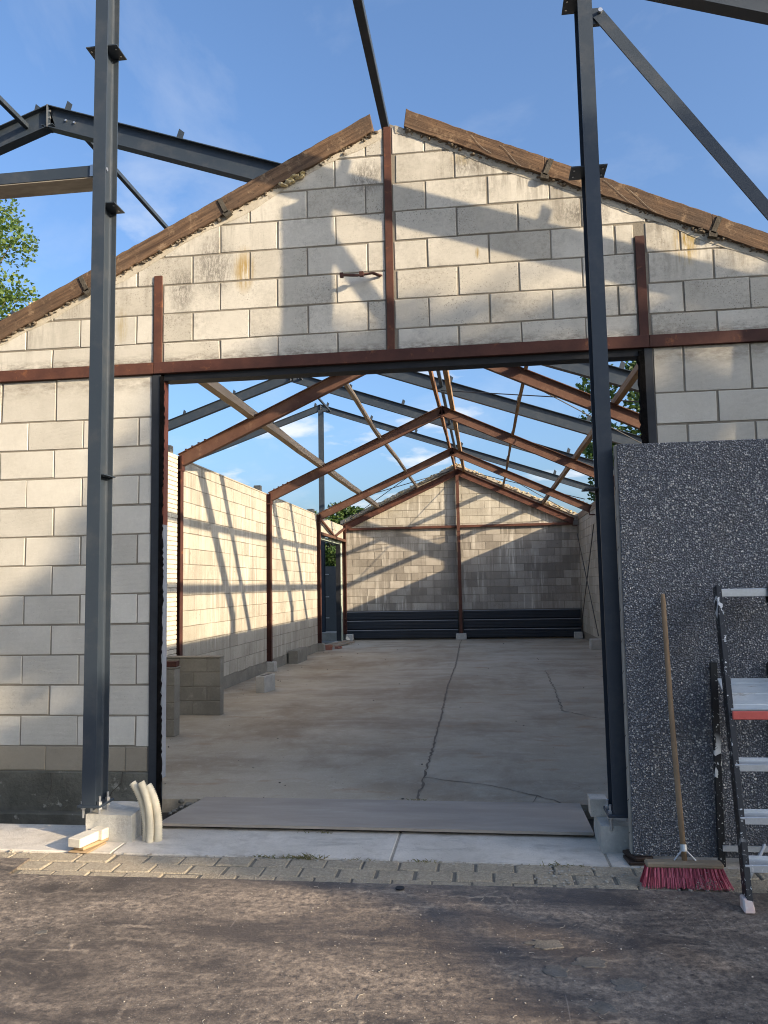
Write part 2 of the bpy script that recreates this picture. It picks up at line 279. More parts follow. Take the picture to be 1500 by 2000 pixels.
def plate_mat():
    n = NT('road_plate', .62, spec=.4); w = n.coord('World')
    big = n.noise(w, .9, 6, .65, .3); fine = n.noise(w, 60, 4, .7)
    col = n.mix(n.step(big, .35, .65), (.050, .042, .037), (.088, .071, .059))
    # dust left in drying rings and tyre smears
    wob = n.node('TexNoise'); n.put(wob.inputs['Vector'], w); n.put(wob.inputs['Scale'], 5.5); n.put(wob.inputs['Detail'], 5); n.put(wob.inputs['Roughness'], .65)
    ws = n.node('VectorMath', operation='SCALE'); n.put(ws.inputs[0], wob.outputs['Color']); n.put(ws.inputs['Scale'], .24)
    dv = n.node('VectorMath', operation='ADD'); n.put(dv.inputs[0], n.map(w, (1, 1, 0))); n.put(dv.inputs[1], ws.outputs[0])
    bk = n.node('TexBrick', offset=.5); n.put(bk.inputs['Vector'], dv.outputs[0])
    for k_, x_ in (('Scale', 1.0), ('Mortar Size', .022), ('Mortar Smooth', 1.0), ('Brick Width', .21), ('Row Height', .115)): n.put(bk.inputs[k_], x_)
    ln = n.math('MULTIPLY', bk.outputs['Fac'], n.step(n.noise(w, 2.6, 6, .7), .47, .70))
    ln = n.math('MULTIPLY', ln, n.step(n.noise(n.map(w, (.6, 2, 1)), 11, 6, .8), .40, .62))
    dust = n.step(n.noise(n.map(w, (.8, 1.9, 1), (3, 1, 0)), 1.6, 8, .74, .5), .40, .66)
    dust = n.math('MULTIPLY', dust, n.step(n.noise(w, 31, 6, .8), .36, .62))
    col = n.mix(n.math('MULTIPLY', dust, .95), col, (.44, .35, .26))
    col = n.mix(n.math('MULTIPLY', ln, .9), col, (.52, .42, .31))
    col = n.hsv(col, n.math('ADD', .25, n.math('MULTIPLY', n.noise(w, 150, 4, .85), 1.5)))
    gr = n.step(n.noise(w, 95, 2, .6), .66, .72); col = n.mix(n.math('MULTIPLY', gr, n.step(n.noise(w, 2.4, 3), .40, .6)), col, (.40, .36, .30))
    scr = n.step(n.noise(n.map(w, (60, 1.6, 1)), 1, 2), .72, .76); col = n.mix(n.math('MULTIPLY', scr, .3), col, (.40, .34, .28))
    M['road_plate'] = n.done(col, n.bump(n.math('ADD', n.math('MULTIPLY', ln, .8), n.math('MULTIPLY', fine, 1.2)), .6, .006), n.math('ADD', .48, n.math('MULTIPLY', dust, .4)))
    n = NT('bridge_plate', .6, spec=.4); w = n.coord('World')
    f = n.noise(n.map(w, (1, 2.4, 1)), 1.5, 6, .65, .3); fine = n.noise(w, 50, 4, .7)
    col = n.mix(n.step(f, .35, .68), (.27, .23, .185), (.36, .31, .255))
    d = n.step(n.noise(n.map(w, (.9, 2.2, 1), (7, 2, 0)), 1.2, 5, .6), .60, .74); col = n.mix(n.math('MULTIPLY', d, .7), col, (.43, .385, .32))
    col = n.hsv(col, n.math('ADD', .9, n.math('MULTIPLY', fine, .2)))
    M['bridge_plate'] = n.done(col, n.bump(fine, .2, .004))
plate_mat()
def paver_mat():
    n = NT('paver', .95, spec=.2); v = n.jit(n.coord()); w = n.coord('World')
    f = n.noise(v, 9, 5, .7); g = n.voro(v, 120, 'F1', 'Color'); fine = n.noise(v, 130, 3, .7)
    col = n.mix(f, n.mix(n.rnd(), (.40, .325, .225), (.33, .275, .20)), (.46, .385, .27))
    col = n.mix(.35, col, n.mix(n.math('MULTIPLY', sep(n, g)[0], 1.0), (.20, .17, .13), (.55, .49, .38)))
    d = n.step(n.noise(w, 3, 5, .7), .52, .72); col = n.mix(n.math('MULTIPLY', d, .4), col, (.19, .165, .125))
    M['paver'] = n.done(col, n.bump(n.math('ADD', fine, n.voro(v, 120)), .8, .008))
paver_mat()
def gravel_panel():
    n = NT('gravel_face', .75, spec=.3); w = n.coord()
    wv = n.node('VectorMath', operation='ADD'); n.put(wv.inputs[0], w)
    wob = n.node('TexNoise'); n.put(wob.inputs['Vector'], w); n.put(wob.inputs['Scale'], 60); ws = n.node('VectorMath', operation='SCALE'); n.put(ws.inputs[0], wob.outputs['Color']); n.put(ws.inputs['Scale'], .012); n.put(wv.inputs[1], ws.outputs[0])
    v = wv.outputs[0]
    c = sep(n, n.voro(v, 112, 'F1', 'Color')); d = n.voro(v, 112); c2 = sep(n, n.voro(v, 62, 'F1', 'Color')); d2 = n.voro(v, 62)
    col = n.ramp(c[0], (0, (.11, .12, .14)), (.35, (.20, .213, .235)), (.70, (.33, .34, .355)), (.93, (.58, .58, .56)))
    col = n.mix(n.step(d, .30, .55), col, (.10, .105, .117))
    big = n.math('MULTIPLY', n.step(c2[1], .84, .86), n.step(d2, .38, .32))
    col = n.mix(big, col, n.mix(c2[2], (.36, .35, .33), (.74, .72, .68)))
    col = n.mix(n.math('MULTIPLY', n.step(n.noise(w, 2.1, 6, .7), .5, .7), .45), col, (.16, .145, .125))
    h = n.math('SUBTRACT', n.math('MULTIPLY', big, .5), d)
    M['gravel_face'] = n.done(col, n.bump(h, 1.0, .012))
gravel_panel()
def leaf(name, a, b, c):
    n = NT(name, .55, spec=.35); i = n.island()
    col = n.ramp(i, (0, a), (.6, b), (1, c)); n.put(n.b.inputs['Base Color'], col)
    tr = n.node('BsdfTranslucent'); n.put(tr.inputs[0], n.hsv(col, 1.7, 1.1)); mxs = n.node('MixShader'); mxs.inputs[0].default_value = .35
    out = n.t.nodes['Material Output']; n.t.links.new(n.b.outputs[0], mxs.inputs[1]); n.t.links.new(tr.outputs[0], mxs.inputs[2]); n.t.links.new(mxs.outputs[0], out.inputs[0])
    M[name] = n.m
leaf('leaf_light', (.065, .115, .028), (.10, .165, .04), (.17, .21, .06))
leaf('leaf_dark', (.035, .070, .018), (.055, .10, .026), (.09, .13, .04))
leaf('grass', (.11, .12, .04), (.16, .14, .055), (.24, .19, .09))

# ------------------------------------------------------------------ helpers
def V3(*a): return Vector(a)
class MB:
    def __init__(s): s.v = []; s.f = []
    def add(s, vs, fs):
        o = len(s.v); s.v += [tuple(p) for p in vs]; s.f += [tuple(i+o for i in f) for f in fs]; return s
    def box(s, a, b):
        x0, y0, z0 = a; x1, y1, z1 = b
        return s.add([(x0, y0, z0), (x1, y0, z0), (x1, y1, z0), (x0, y1, z0), (x0, y0, z1), (x1, y0, z1), (x1, y1, z1), (x0, y1, z1)],
                     [(0, 3, 2, 1), (4, 5, 6, 7), (0, 1, 5, 4), (1, 2, 6, 5), (2, 3, 7, 6), (3, 0, 4, 7)])
    def hexa(s, q): return s.add(q, [(0, 3, 2, 1), (4, 5, 6, 7), (0, 1, 5, 4), (1, 2, 6, 5), (2, 3, 7, 6), (3, 0, 4, 7)])
    def prism(s, poly, off):               # planar polygon pushed by the vector off
        n = len(poly); off = Vector(off); a = [Vector(p) for p in poly]
        nr = sum(((a[i]-a[0]).cross(a[(i+1) % n]-a[0]) for i in range(1, n-1)), Vector())
        if nr.dot(off) > 0: a.reverse()
        return s.add(a+[p+off for p in a], [tuple(range(n)), tuple(range(2*n-1, n-1, -1))]+[(i, i+n, (i+1) % n+n, (i+1) % n) for i in range(n)])
    def section(s, prof, p0, p1, ax, ay):   # closed 2-D profile swept from p0 to p1
        p0 = Vector(p0); p1 = Vector(p1); n = len(prof); d = p1-p0
        A = [p0+ax*x+ay*y for x, y in prof]; B = [p+d for p in A]
        area = sum(prof[i][0]*prof[(i+1) % n][1]-prof[(i+1) % n][0]*prof[i][1] for i in range(n))
        if area*ax.cross(ay).dot(d) > 0: A.reverse(); B.reverse()
        return s.add(A+B, [tuple(range(n)), tuple(range(2*n-1, n-1, -1))]+[(i, i+n, (i+1) % n+n, (i+1) % n) for i in range(n)])
    def ibeam(s, p0, p1, h, b, updir, tf=.009, tw=.007, r=.009):
        p0 = Vector(p0); p1 = Vector(p1); d = (p1-p0).normalized(); u = Vector(updir); u = (u-d*u.dot(d)).normalized(); w = d.cross(u)
        H, B, t = h/2, b/2, tw/2
        q = [(-B, -H), (B, -H), (B, -H+tf), (t+r, -H+tf), (t+r*.3, -H+tf+r*.3), (t, -H+tf+r), (t, H-tf-r), (t+r*.3, H-tf-r*.3), (t+r, H-tf), (B, H-tf), (B, H), (-B, H), (-B, H-tf), (-t-r, H-tf), (-t-r*.3, H-tf-r*.3), (-t, H-tf-r), (-t, -H+tf+r), (-t-r*.3, -H+tf+r*.3), (-t-r, -H+tf), (-B, -H+tf)]
        return s.section(q, p0, p1, w, u)
    def channel(s, p0, p1, h, b, updir, side, t=.008):
        p0 = Vector(p0); p1 = Vector(p1); d = (p1-p0).normalized(); u = Vector(updir); u = (u-d*u.dot(d)).normalized(); w = Vector(side); H = h/2
        return s.section([(0, -H), (b, -H), (b, -H+t), (t, -H+t), (t, H-t), (b, H-t), (b, H), (0, H)], p0, p1, w, u)
    def bar(s, p0, p1, a, b, updir=(0, 0, 1)):
        p0 = Vector(p0); p1 = Vector(p1); d = (p1-p0).normalized(); u = Vector(updir); u = (u-d*u.dot(d)).normalized(); w = d.cross(u)
        return s.section([(-a/2, -b/2), (a/2, -b/2), (a/2, b/2), (-a/2, b/2)], p0, p1, w, u)
    def tube(s, pts, rad, seg=8, cap=True):
        pts = [Vector(p) for p in pts]; n = len(pts); rr = rad if isinstance(rad, (list, tuple)) else [rad]*n
        o = len(s.v); prev = None
        for i, p in enumerate(pts):
            d = (pts[min(i+1, n-1)]-pts[max(i-1, 0)]).normalized()
            if prev is None: u = d.orthogonal().normalized()
            else: u = (prev-d*prev.dot(d)).normalized()
            prev = u; w = d.cross(u)
            for k in range(seg):
                a = 2*math.pi*k/seg; s.v.append(tuple(p+u*math.cos(a)*rr[i]+w*math.sin(a)*rr[i]))
        for i in range(n-1):
            for k in range(seg):
                k2 = (k+1) % seg; s.f.append((o+i*seg+k, o+i*seg+k2, o+(i+1)*seg+k2, o+(i+1)*seg+k))
        if cap:
            s.f.append(tuple(o+k for k in range(seg-1, -1, -1))); s.f.append(tuple(o+(n-1)*seg+k for k in range(seg)))
        return s
    def disc(s, c, axis, r, t, seg=10): c = Vector(c); a = Vector(axis).normalized(); return s.tube([c, c+a*t], r, seg)
    def stone(s, c, r, rnd):
        o = len(s.v); c = Vector(c)
        ph = (1+5**.5)/2
        vs = [(-1, ph, 0), (1, ph, 0), (-1, -ph, 0), (1, -ph, 0), (0, -1, ph), (0, 1, ph), (0, -1, -ph), (0, 1, -ph), (ph, 0, -1), (ph, 0, 1), (-ph, 0, -1), (-ph, 0, 1)]
        rx, ry, rz = (r*rnd.uniform(.6, 1.3), r*rnd.uniform(.6, 1.3), r*rnd.uniform(.4, .8))
        a = rnd.uniform(0, 6.3)
        for x, y, z in vs:
            k = rnd.uniform(.75, 1.15)/1.9; x, y = x*math.cos(a)-y*math.sin(a), x*math.sin(a)+y*math.cos(a)
            s.v.append((c.x+x*rx*k, c.y+y*ry*k, c.z+z*rz*k))
        for f in [(0, 11, 5), (0, 5, 1), (0, 1, 7), (0, 7, 10), (0, 10, 11), (1, 5, 9), (5, 11, 4), (11, 10, 2), (10, 7, 6), (7, 1, 8), (3, 9, 4), (3, 4, 2), (3, 2, 6), (3, 6, 8), (3, 8, 9), (4, 9, 5), (2, 4, 11), (6, 2, 10), (8, 6, 7), (9, 8, 1)]:
            s.f.append(tuple(i+o for i in f))
        return s
    def mesh(s, name, mat=None, bevel=0, smooth=False, seg=1):
        me = bpy.data.meshes.new(name); me.from_pydata(s.v, [], s.f); me.update()
        if bevel:
            bm = bmesh.new(); bm.from_mesh(me); bmesh.ops.bevel(bm, geom=[e for e in bm.edges if e.is_manifold and e.calc_face_angle(0) > .5], offset=bevel, segments=seg, affect='EDGES', clamp_overlap=True); bm.to_mesh(me); bm.free()
        if smooth:
            for p in me.polygons: p.use_smooth = True
        if mat: me.materials.append(M[mat])
        return me
    def build(s, name, mat, parent=None, bevel=0, smooth=False, seg=1, origin=None):
        """one mesh object; coordinates are world coordinates"""
        if origin is None: origin = parent_loc(parent) if parent else Vector((0, 0, 0))
        else: origin = Vector(origin)
        if origin.length: s.v = [tuple(Vector(p)-origin) for p in s.v]
        o = bpy.data.objects.new(name, s.mesh(name, mat, bevel, smooth, seg)); C.objects.link(o)
        if parent: o.parent = parent; o.location = origin-parent_loc(parent)
        else: o.location = origin
        return o
def parent_loc(p):
    l = Vector(p.location)
    while p.parent: p = p.parent; l = l+Vector(p.location)
    return l
def tag(o, label=None, cat=None, group=None, kind=None):
    for k, v in (('label', label), ('category', cat), ('group', group), ('kind', kind)):
        if v: o[k] = v
    return o
def thing(name, loc, label, cat, group=None):
    o = bpy.data.objects.new(name, None); C.objects.link(o); o.location = loc; o.empty_display_size = .1
    return tag(o, label, cat, group)
def single(mb, name, mat, label, cat, group=None, **k):
    vs = mb.v; org = (sum(p[0] for p in vs)/len(vs), sum(p[1] for p in vs)/len(vs), min(p[2] for p in vs))
    return tag(mb.build(name, mat, origin=org, **k), label, cat, group)
def struct(mb, name, mat, parent=None, **k):
    o = mb.build(name, mat, parent, **k)
    if not parent: o['kind'] = 'structure'
    return o
def link(name, me, parent, world, rotz=0, rot=None):
    o = bpy.data.objects.new(name, me); C.objects.link(o); o.parent = parent
    o.location = Vector(world)-parent_loc(parent); o.rotation_euler = rot or (0, 0, rotz); return o
def clip(poly, nx, nz, c):     # keep points with nx*x+nz*z <= c
    out = []
    for i, p in enumerate(poly):
        q = poly[(i+1) % len(poly)]; dp = nx*p[0]+nz*p[1]-c; dq = nx*q[0]+nz*q[1]-c
        if dp <= 0: out.append(p)
        if (dp < 0 < dq) or (dq < 0 < dp): t = dp/(dp-dq); out.append((p[0]+(q[0]-p[0])*t, p[1]+(q[1]-p[1])*t))
    return out
BM = {}
def block_mesh(l, h, d, mat, var):
    l = round(l/.004)*.004; h = round(h/.004)*.004; k = (round(l, 3), round(h, 3), d, mat, var)
    if k not in BM:
        r = random.Random(hash((k[0], k[1], var)) & 0xffff)
        mb = MB().box((-l/2, 0, -h/2), (l/2, d, h/2)); me = mb.mesh('block', mat, bevel=min(.003, h*.2))
        for v in me.vertices:      # chipped arrises
            if v.co.y < .004:
                v.co.x += r.uniform(-.0022, .0022); v.co.z += r.uniform(-.0022, .0022)
        if var == 0 and l > .1:         # one broken corner
            sx, sz = r.choice((-1, 1)), r.choice((-1, 1)); am = r.uniform(.002, .006)
            for v in me.vertices:
                if v.co.y < .02 and abs(v.co.x-sx*l/2) < .012 and abs(v.co.z-sz*h/2) < .012: v.co.x -= sx*am; v.co.z -= sz*am*r.uniform(.5, 1)
        BM[k] = me
    return BM[k]
def block_wall(parent, org, u, courses, pitch, mat, gap=.011, depth=.07, planes=(), holes=(), name='block', jit=.001, nvar=7, matf=None):
    """courses: (z0, z1, offset, ulo, uhi). u along the wall, face towards the viewer. planes clip in (u,z)."""
    org = Vector(org); u = Vector(u); rotz = math.atan2(u.y, u.x); nrm = Vector((-u.y, u.x, 0))   # nrm points into the wall
    for z0, z1, off, ulo, uhi in courses:
        k = math.floor((ulo-off)/pitch); xs = [ulo]
        while off+k*pitch < uhi:
            x = off+k*pitch+R.uniform(-.004, .004)
            if ulo+.03 < x < uhi-.03: xs.append(x)
            k += 1
        xs.append(uhi)
        for a, b in zip(xs, xs[1:]):
            segs = [(a, b)]
            for h0, h1, hz0, hz1 in holes:
                if hz0 < (z0+z1)/2 < hz1:
                    ns = []
                    for p, q in segs:
                        if h1 <= p or h0 >= q: ns.append((p, q)); continue
                        if h0-p > .02: ns.append((p, h0))
                        if q-h1 > .02: ns.append((h1, q))
                    segs = ns
            for p, q in segs:
                g = gap/2; u_ = lambda: g*R.uniform(.55, 1.45); x0, x1, y0, y1 = p+u_(), q-u_(), z0+u_(), z1-u_()
                if x1-x0 < .015 or y1-y0 < .015: continue
                poly = [(x0, y0), (x1, y0), (x1, y1), (x0, y1)]; cp = poly
                for pl in planes: cp = clip(cp, *pl) if len(cp) > 2 else cp
                if len(cp) < 3: continue
                mt = matf(x0, y0) if matf else mat
                if cp == poly:
                    c = org+u*((x0+x1)/2)+Vector((0, 0, (y0+y1)/2))+nrm*R.uniform(-jit, jit)
                    link(name, block_mesh(x1-x0, y1-y0, depth, mt, R.randrange(nvar)), parent, c, rot=(R.uniform(-.003, .003), 0, rotz+R.uniform(-.003, .003)))
                else:
                    ar = abs(sum(cp[i][0]*cp[(i+1) % len(cp)][1]-cp[(i+1) % len(cp)][0]*cp[i][1] for i in range(len(cp))))/2
                    if ar < .0016: continue
                    cu = sum(t[0] for t in cp)/len(cp); cz = sum(t[1] for t in cp)/len(cp)
                    mb = MB().prism([(s-cu, 0, t-cz) for s, t in cp], (0, depth, 0))
                    link(name, mb.mesh(name, mt, bevel=.004), parent, org+u*cu+Vector((0, 0, cz)), rotz)

# ------------------------------------------------------------------ ground
EZ = .15                                    # level of the yard outside; the barn floor is at 0
D = 5.5                                     # distance of the old gable wall
def sheet(name, pts, mat, parent=None, z=None):
    return struct(MB().add([(p[0], p[1], z if z is not None else p[2]) for p in pts], [tuple(range(len(pts)))]), name, mat, parent)
sheet('ground', [(-900, -900, 0), (900, -900, 0), (900, 1500, 0), (-900, 1500, 0)], 'yard', z=-.22)
struct(MB().box((-30, -40, -.2), (40, 3.86, EZ-.03)), 'yard', 'yard')
# barn floor with an uneven broken front edge
ed = [(-4.4, 5.62)]; x = -4.2
while x < 2.9: ed.append((x, 5.955-.02*x*.6+R.uniform(-.022, .022)-(.05 if x < -2.0 else 0))); x += R.uniform(.05, .12)
ed.append((3.0, 5.62))
n_ = len(ed); top = [(a, b, 0) for a, b in ed]+[(3.0, 23.6, 0), (-4.4, 23.6, 0)]
fl = MB(); fl.prism([Vector(p) for p in top], (0, 0, -.16)); struct(fl, 'barn_floor', 'barn_floor')
barn_floor = bpy.data.objects['barn_floor']
def crack(pts, w, amp, name='crack', mat='crumb_brown'):
    L = []; 
    for a, b in zip(pts, pts[1:]):
        d = math.dist(a, b); k = max(2, int(d/.07))
        for i in range(k): t = i/k; L.append((a[0]+(b[0]-a[0])*t+R.uniform(-amp, amp), a[1]+(b[1]-a[1])*t+R.uniform(-amp, amp)))
    L.append(pts[-1]); mb = MB(); vs = []
    for i, p in enumerate(L):
        q = L[min(i+1, len(L)-1)]; r = L[max(i-1, 0)]; d = Vector((q[0]-r[0], q[1]-r[1])).normalized(); nn = Vector((-d.y, d.x)); ww = w*R.uniform(.35, 1.25)
        vs += [(p[0]+nn.x*ww, p[1]+nn.y*ww, .004), (p[0]-nn.x*ww, p[1]-nn.y*ww, .004)]
    mb.add(vs, [(2*i, 2*i+1, 2*i+3, 2*i+2) for i in range(len(L)-1)])
    return mb.build(name, mat, barn_floor)
crack([(-.54, 5.93), (-.55, 6.86), (-.55, 7.92), (-.57, 9.73), (-.62, 12.63), (-.61, 15.78), (-.70, 21.41), (-.7, 23.1)], .0115, .012)
crack([(-.55, 6.70), (-.24, 6.56), (.01, 6.46), (.35, 6.17), (.62, 5.87), (.95, 5.86)], .006, .012)
crack([(.35, 6.17), (.30, 5.98), (.27, 5.88)], .004, .01)
crack([(1.06, 14.79), (1.0, 12.02), (.93, 10.21), (1.24, 9.69), (1.7, 9.3)], .007, .02)
sheet('trench_soil', [(-14, 4.7), (4, 4.7), (4, 6.2), (-14, 6.2)], 'soil', z=-.10)
# new concrete ground beam, cast in lengths
gb = thing('ground_beam', (-1, 4.5, 0), 'pale concrete ground beam running along the foot of the front wall', 'ground beam')
gb['kind'] = 'structure'
jx = [-9, -2.10, -.535, .60, 3.2]
for a, b in zip(jx, jx[1:]):
    f0 = 4.272+(.004 if a < -3 else 0); mb = MB(); k = 14; xs = [a+.006+(b-a-.012)*i/k for i in range(k+1)]
    fr = [(x, f0+R.uniform(-.006, .006)-.012*x*.3, EZ) for x in xs]; bk = [(x, 4.765+R.uniform(-.008, .008), EZ) for x in reversed(xs)]
    mb.prism([Vector(p) for p in fr+bk], (0, 0, -.35)); mb.build('slab', 'concrete_pale', gb, bevel=.005)
MB().box((-9, 4.29, -.15), (3.2, 4.75, EZ-.004)).build('joint_fill', 'mortar_pale', gb)
# paver strip
pv = thing('paver_strip', (-1, 4.05, EZ), 'strip of worn tan concrete pavers in front of the ground beam', 'paving'); pv['kind'] = 'structure'
MB().box((-9, 3.84, 0), (3.4, 4.264, EZ-.007)).build('bedding', 'yard', pv)
pm = {}
def paver(cx, cy, lx, ly, rz=0, dz=0):
    k = (round(lx, 2), round(ly, 2))
    if k not in pm: pm[k] = MB().box((-k[0]/2, -k[1]/2, -.06), (k[0]/2, k[1]/2, 0)).mesh('paver', 'paver', bevel=.006)
    link('paver', pm[k], pv, (cx, cy, EZ+dz), rot=(R.uniform(-.008, .008), R.uniform(-.006, .006), rz))
rows = [(4.205, .128, -.09), (4.077, .128, .0), (3.949, .128, .09)]
for ry, rh, off in rows:
    x = -5.5+off
    while x < 2.6:
        l = .194
        if not (x+.1 < -2.47 and ry < 4.15): paver(x+.1, ry+.004*x*.9, l-R.uniform(.006, .012), rh-R.uniform(.004, .009), R.uniform(-.018, .018), R.uniform(-.005, .004))
        x += .1965
# steel road plates in the foreground
def road_plate(q, t, label, mat='road_plate', bend=0):
    mb = MB(); nx, ny = 24, 16; a, b, c, d = [Vector(p) for p in q]
    g = []
    for j in range(ny+1):
        for i in range(nx+1):
            s, r = i/nx, j/ny; p = (a*(1-s)+b*s)*(1-r)+(d*(1-s)+c*s)*r
            p.z += bend*noise.noise(p*1.3); g.append(p)
    o = len(mb.v); mb.v += [tuple(p) for p in g]
    for j in range(ny):
        for i in range(nx):
            k = j*(nx+1)+i; mb.f.append((k, k+1, k+nx+2, k+nx+1))
    rim = [i for i in range(nx+1)]+[j*(nx+1)+nx for j in range(1, ny+1)]+[ny*(nx+1)+i for i in range(nx-1, -1, -1)]+[j*(nx+1) for j in range(ny-1, 0, -1)]
    b0 = len(mb.v); mb.v += [(g[k].x, g[k].y, g[k].z-t) for k in rim]
    for i in range(len(rim)):
        k2 = (i+1) % len(rim); mb.f.append((rim[i], b0+i, b0+k2, rim[k2]))
    return single(mb, 'road_plate', mat, label, 'steel plate', 'steel plates laid over the yard')
big_plate = road_plate([(-4.4, -1.6, EZ+.016), (3.2, -1.6, EZ+.016), (3.2, 3.945, EZ+.016), (-4.4, 3.870, EZ+.016)], .02, 'large dusty brown steel plate covering the yard in the foreground', bend=.006)
road_plate([(-5.2, 3.60, EZ+.008), (-2.45, 3.62, EZ+.008), (-2.50, 4.14, EZ+.008), (-5.2, 4.10, EZ+.008)], .012, 'corner of a smaller brown plate lying on the pavers at far left')
MB().tube([(-.44, 3.845, EZ+.017), (-.44, 3.845, EZ+.0225)], .022, 14).build('lifting_hole', 'black_paint', big_plate)
# bridging plate over the trench
bp = [Vector((-2.02, 4.712, EZ+.034)), Vector((.575, 4.712, EZ+.034)), Vector((.625, 5.845, .040)), Vector((-2.13, 5.86, .040))]
pb = MB(); nx = 30
for k in range(nx):
    q = []
    for s in (k/nx, (k+1)/nx):
        a = bp[0].lerp(bp[1], s); b = bp[3].lerp(bp[2], s); a.z += .0015*math.sin(s*5); q.append((a, b))
    (a0, b0), (a1, b1) = q; dn = Vector((0, 0, .016))
    pb.add([a0, a1, b1, b0, a0-dn, a1-dn, b1-dn, b0-dn], [(0, 1, 2, 3), (7, 6, 5, 4), (4, 5, 1, 0), (6, 7, 3, 2)]+([(4, 0, 3, 7)] if k == 0 else [])+([(1, 5, 6, 2)] if k == nx-1 else []))
single(pb, 'bridge_plate', 'bridge_plate', 'flat brown steel plate bridging the trench at the barn doorway', 'steel plate')

# ------------------------------------------------------------------ front gable wall
SL, SR = .4823, .4606
zl = lambda x: 4.977+SL*(x+.679)            # underside of the left verge board
zr = lambda x: 4.981-SR*(x+.507)
fwll = thing('front_wall', (-.65, D, 0), 'weathered cream block gable wall with wide open doorway and rusty lintel', 'wall')
core = MB()
core.prism([(-4.23, D+.006, 3.26), (2.97, D+.006, 3.26), (2.97, D+.006, 3.37), (-.60, D+.006, zr(-.60)), (-.60, D+.006, zl(-.62)), (-4.215, D+.006, 3.27)], (0, .13, 0))
core.build('gable_core', 'mortar', fwll)
core = MB().box((-4.33, D+.006, .3), (-2.42, D+.138, 3.24)).box((1.20, D+.006, .3), (2.97, D+.138, 3.24)); core.build('wall_core', 'mortar', fwll)
P = .4435
gz = [3.296]+[3.453+.2213*i for i in range(9)]
cs = []
for i in range(9):
    off = -1.457 if i % 2 == 0 else -1.229
    cs.append((gz[i], gz[i+1], off, -4.33, 2.97))
block_wall(fwll, (0, D, 0), (1, 0, 0), cs, P, 'block_gable', planes=((-SL, 1, 4.977+SL*.679-.012), (SR, 1, 4.981-SR*.507-.012)),
           holes=((-.648, -.588, 3, 5.2), (-2.42, -2.35, 3, 4.0), (1.118, 1.19, 3, 4.06)), matf=lambda x, z: 'block_clean' if (x < -2.35 and z < 3.6) else 'block_gable')
cs = []; lz = [.478+.2192*i for i in range(13)]; lz[12] = 3.212
for i in range(12):
    off = -3.197 if i % 2 == 1 else -3.417
    cs.append((lz[i], lz[i+1], off, -4.33, -2.425))
block_wall(fwll, (0, D, 0), (1, 0, 0), cs, P, 'block_clean')
cs = []
for i in range(0, 12): cs.append((lz[i], lz[i+1], 1.62 if i % 2 == 0 else 1.85, 1.205, 2.97))
block_wall(fwll, (0, D, 0), (1, 0, 0), cs, P, 'block_clean')
block_wall(fwll, (0, D, 0), (1, 0, 0), [(.30, .476, -3.22, -4.33, -2.44)], .62, 'block_plinth', gap=.006)
fd = MB(); nx = 60; top = []
fd.box((-4.34, D-.004, -.12), (-2.40, D+.13, .298)); fd.box((-4.34, D-.07, -.15), (-2.40, D+.1, .02)); fd.box((1.18, D-.004, -.12), (2.98, D+.13, .475))
fd.build('foundation', 'foundation', fwll, bevel=.008)
fc = MB()
for pts in ([(-2.62, .30), (-2.63, .22), (-2.70, .16), (-2.73, .08), (-2.74, -.02)], [(-3.17, .29), (-3.16, .2), (-3.19, .1)]):
    for a, b in zip(pts, pts[1:]): fc.bar((a[0], D-.005, a[1]), (b[0], D-.005, b[1]), .006, .003, (0, 1, 0))
fc.build('wall_crack', 'debris_dark', fwll)
# lintel beam in three lengths (channel, web outwards)
for a, b in ((-4.34, -2.411), (-2.408, 1.181), (1.184, 2.98)):
    lb = MB().channel((a, D-.028, 3.2535), (b, D-.028, 3.2535), .085, .155, (0, 0, 1), (0, 1, 0), .010)
    lb.build('lintel', 'rust_dark' if a > -2.5 else 'rust', fwll, bevel=.0015)
MB().box((-2.34, D+.004, 3.16), (1.14, D+.12, 3.209)).build('lintel_soffit', 'black_paint', fwll)
for a, b, z0, z1 in ((-.645, -.592, 3.297, 4.995), (-2.416, -2.354, 3.297, 3.972), (1.123, 1.186, 3.297, 4.018)):
    MB().channel(((a+b)/2, D-.012, z0), ((a+b)/2, D-.012, z1), b-a, .06, (1, 0, 0), (0, 1, 0), .006).build('steel_stud', 'rust' if a < 1 else 'rust_dark', fwll, bevel=.001)
# door jambs with their felt seals
j = MB().box((-2.425, D-.012, -.02), (-2.36, D+.09, 3.208)).build('door_jamb', 'jamb_dark', fwll, bevel=.003)
fe = MB(); z = -.02; pr = .018
left = []
while z < 3.2: left.append((z, -2.337+R.uniform(-.006, .006)+.004*math.sin(z*5))); z += .022
for (z0, x0), (z1, x1) in zip(left, left[1:]): fe.hexa([(-2.362, D-.018, z0), (x0, D-.014, z0), (x0-.002, D+.015, z0), (-2.362, D+.015, z0), (-2.362, D-.018, z1), (x1, D-.014, z1), (x1-.002, D+.015, z1), (-2.362, D+.015, z1)])
fe.build('felt_seal', 'felt', j)
MB().box((-2.358, D+.016, 2.08), (-2.338, D+.092, 3.16)).build('reveal_strip', 'primer_red', j)
MB().box((-2.358, D+.016, .25), (-2.338, D+.092, 2.079)).build('reveal_strip', 'primer_grey', j)
j = MB().box((1.145, D-.010, -.02), (1.203, D+.09, 3.208)).build('door_jamb', 'jamb_dark', fwll, bevel=.003)
fe = MB(); z = 0; rr_ = []
while z < 3.2: rr_.append((z, 1.108+R.uniform(-.006, .006))); z += .022
for (z0, x0), (z1, x1) in zip(rr_, rr_[1:]): fe.hexa([(x0, D-.012, z0), (1.147, D-.014, z0), (1.147, D+.05, z0), (x0, D+.05, z0), (x1, D-.012, z1), (1.147, D-.014, z1), (1.147, D+.05, z1), (x1, D+.05, z1)])
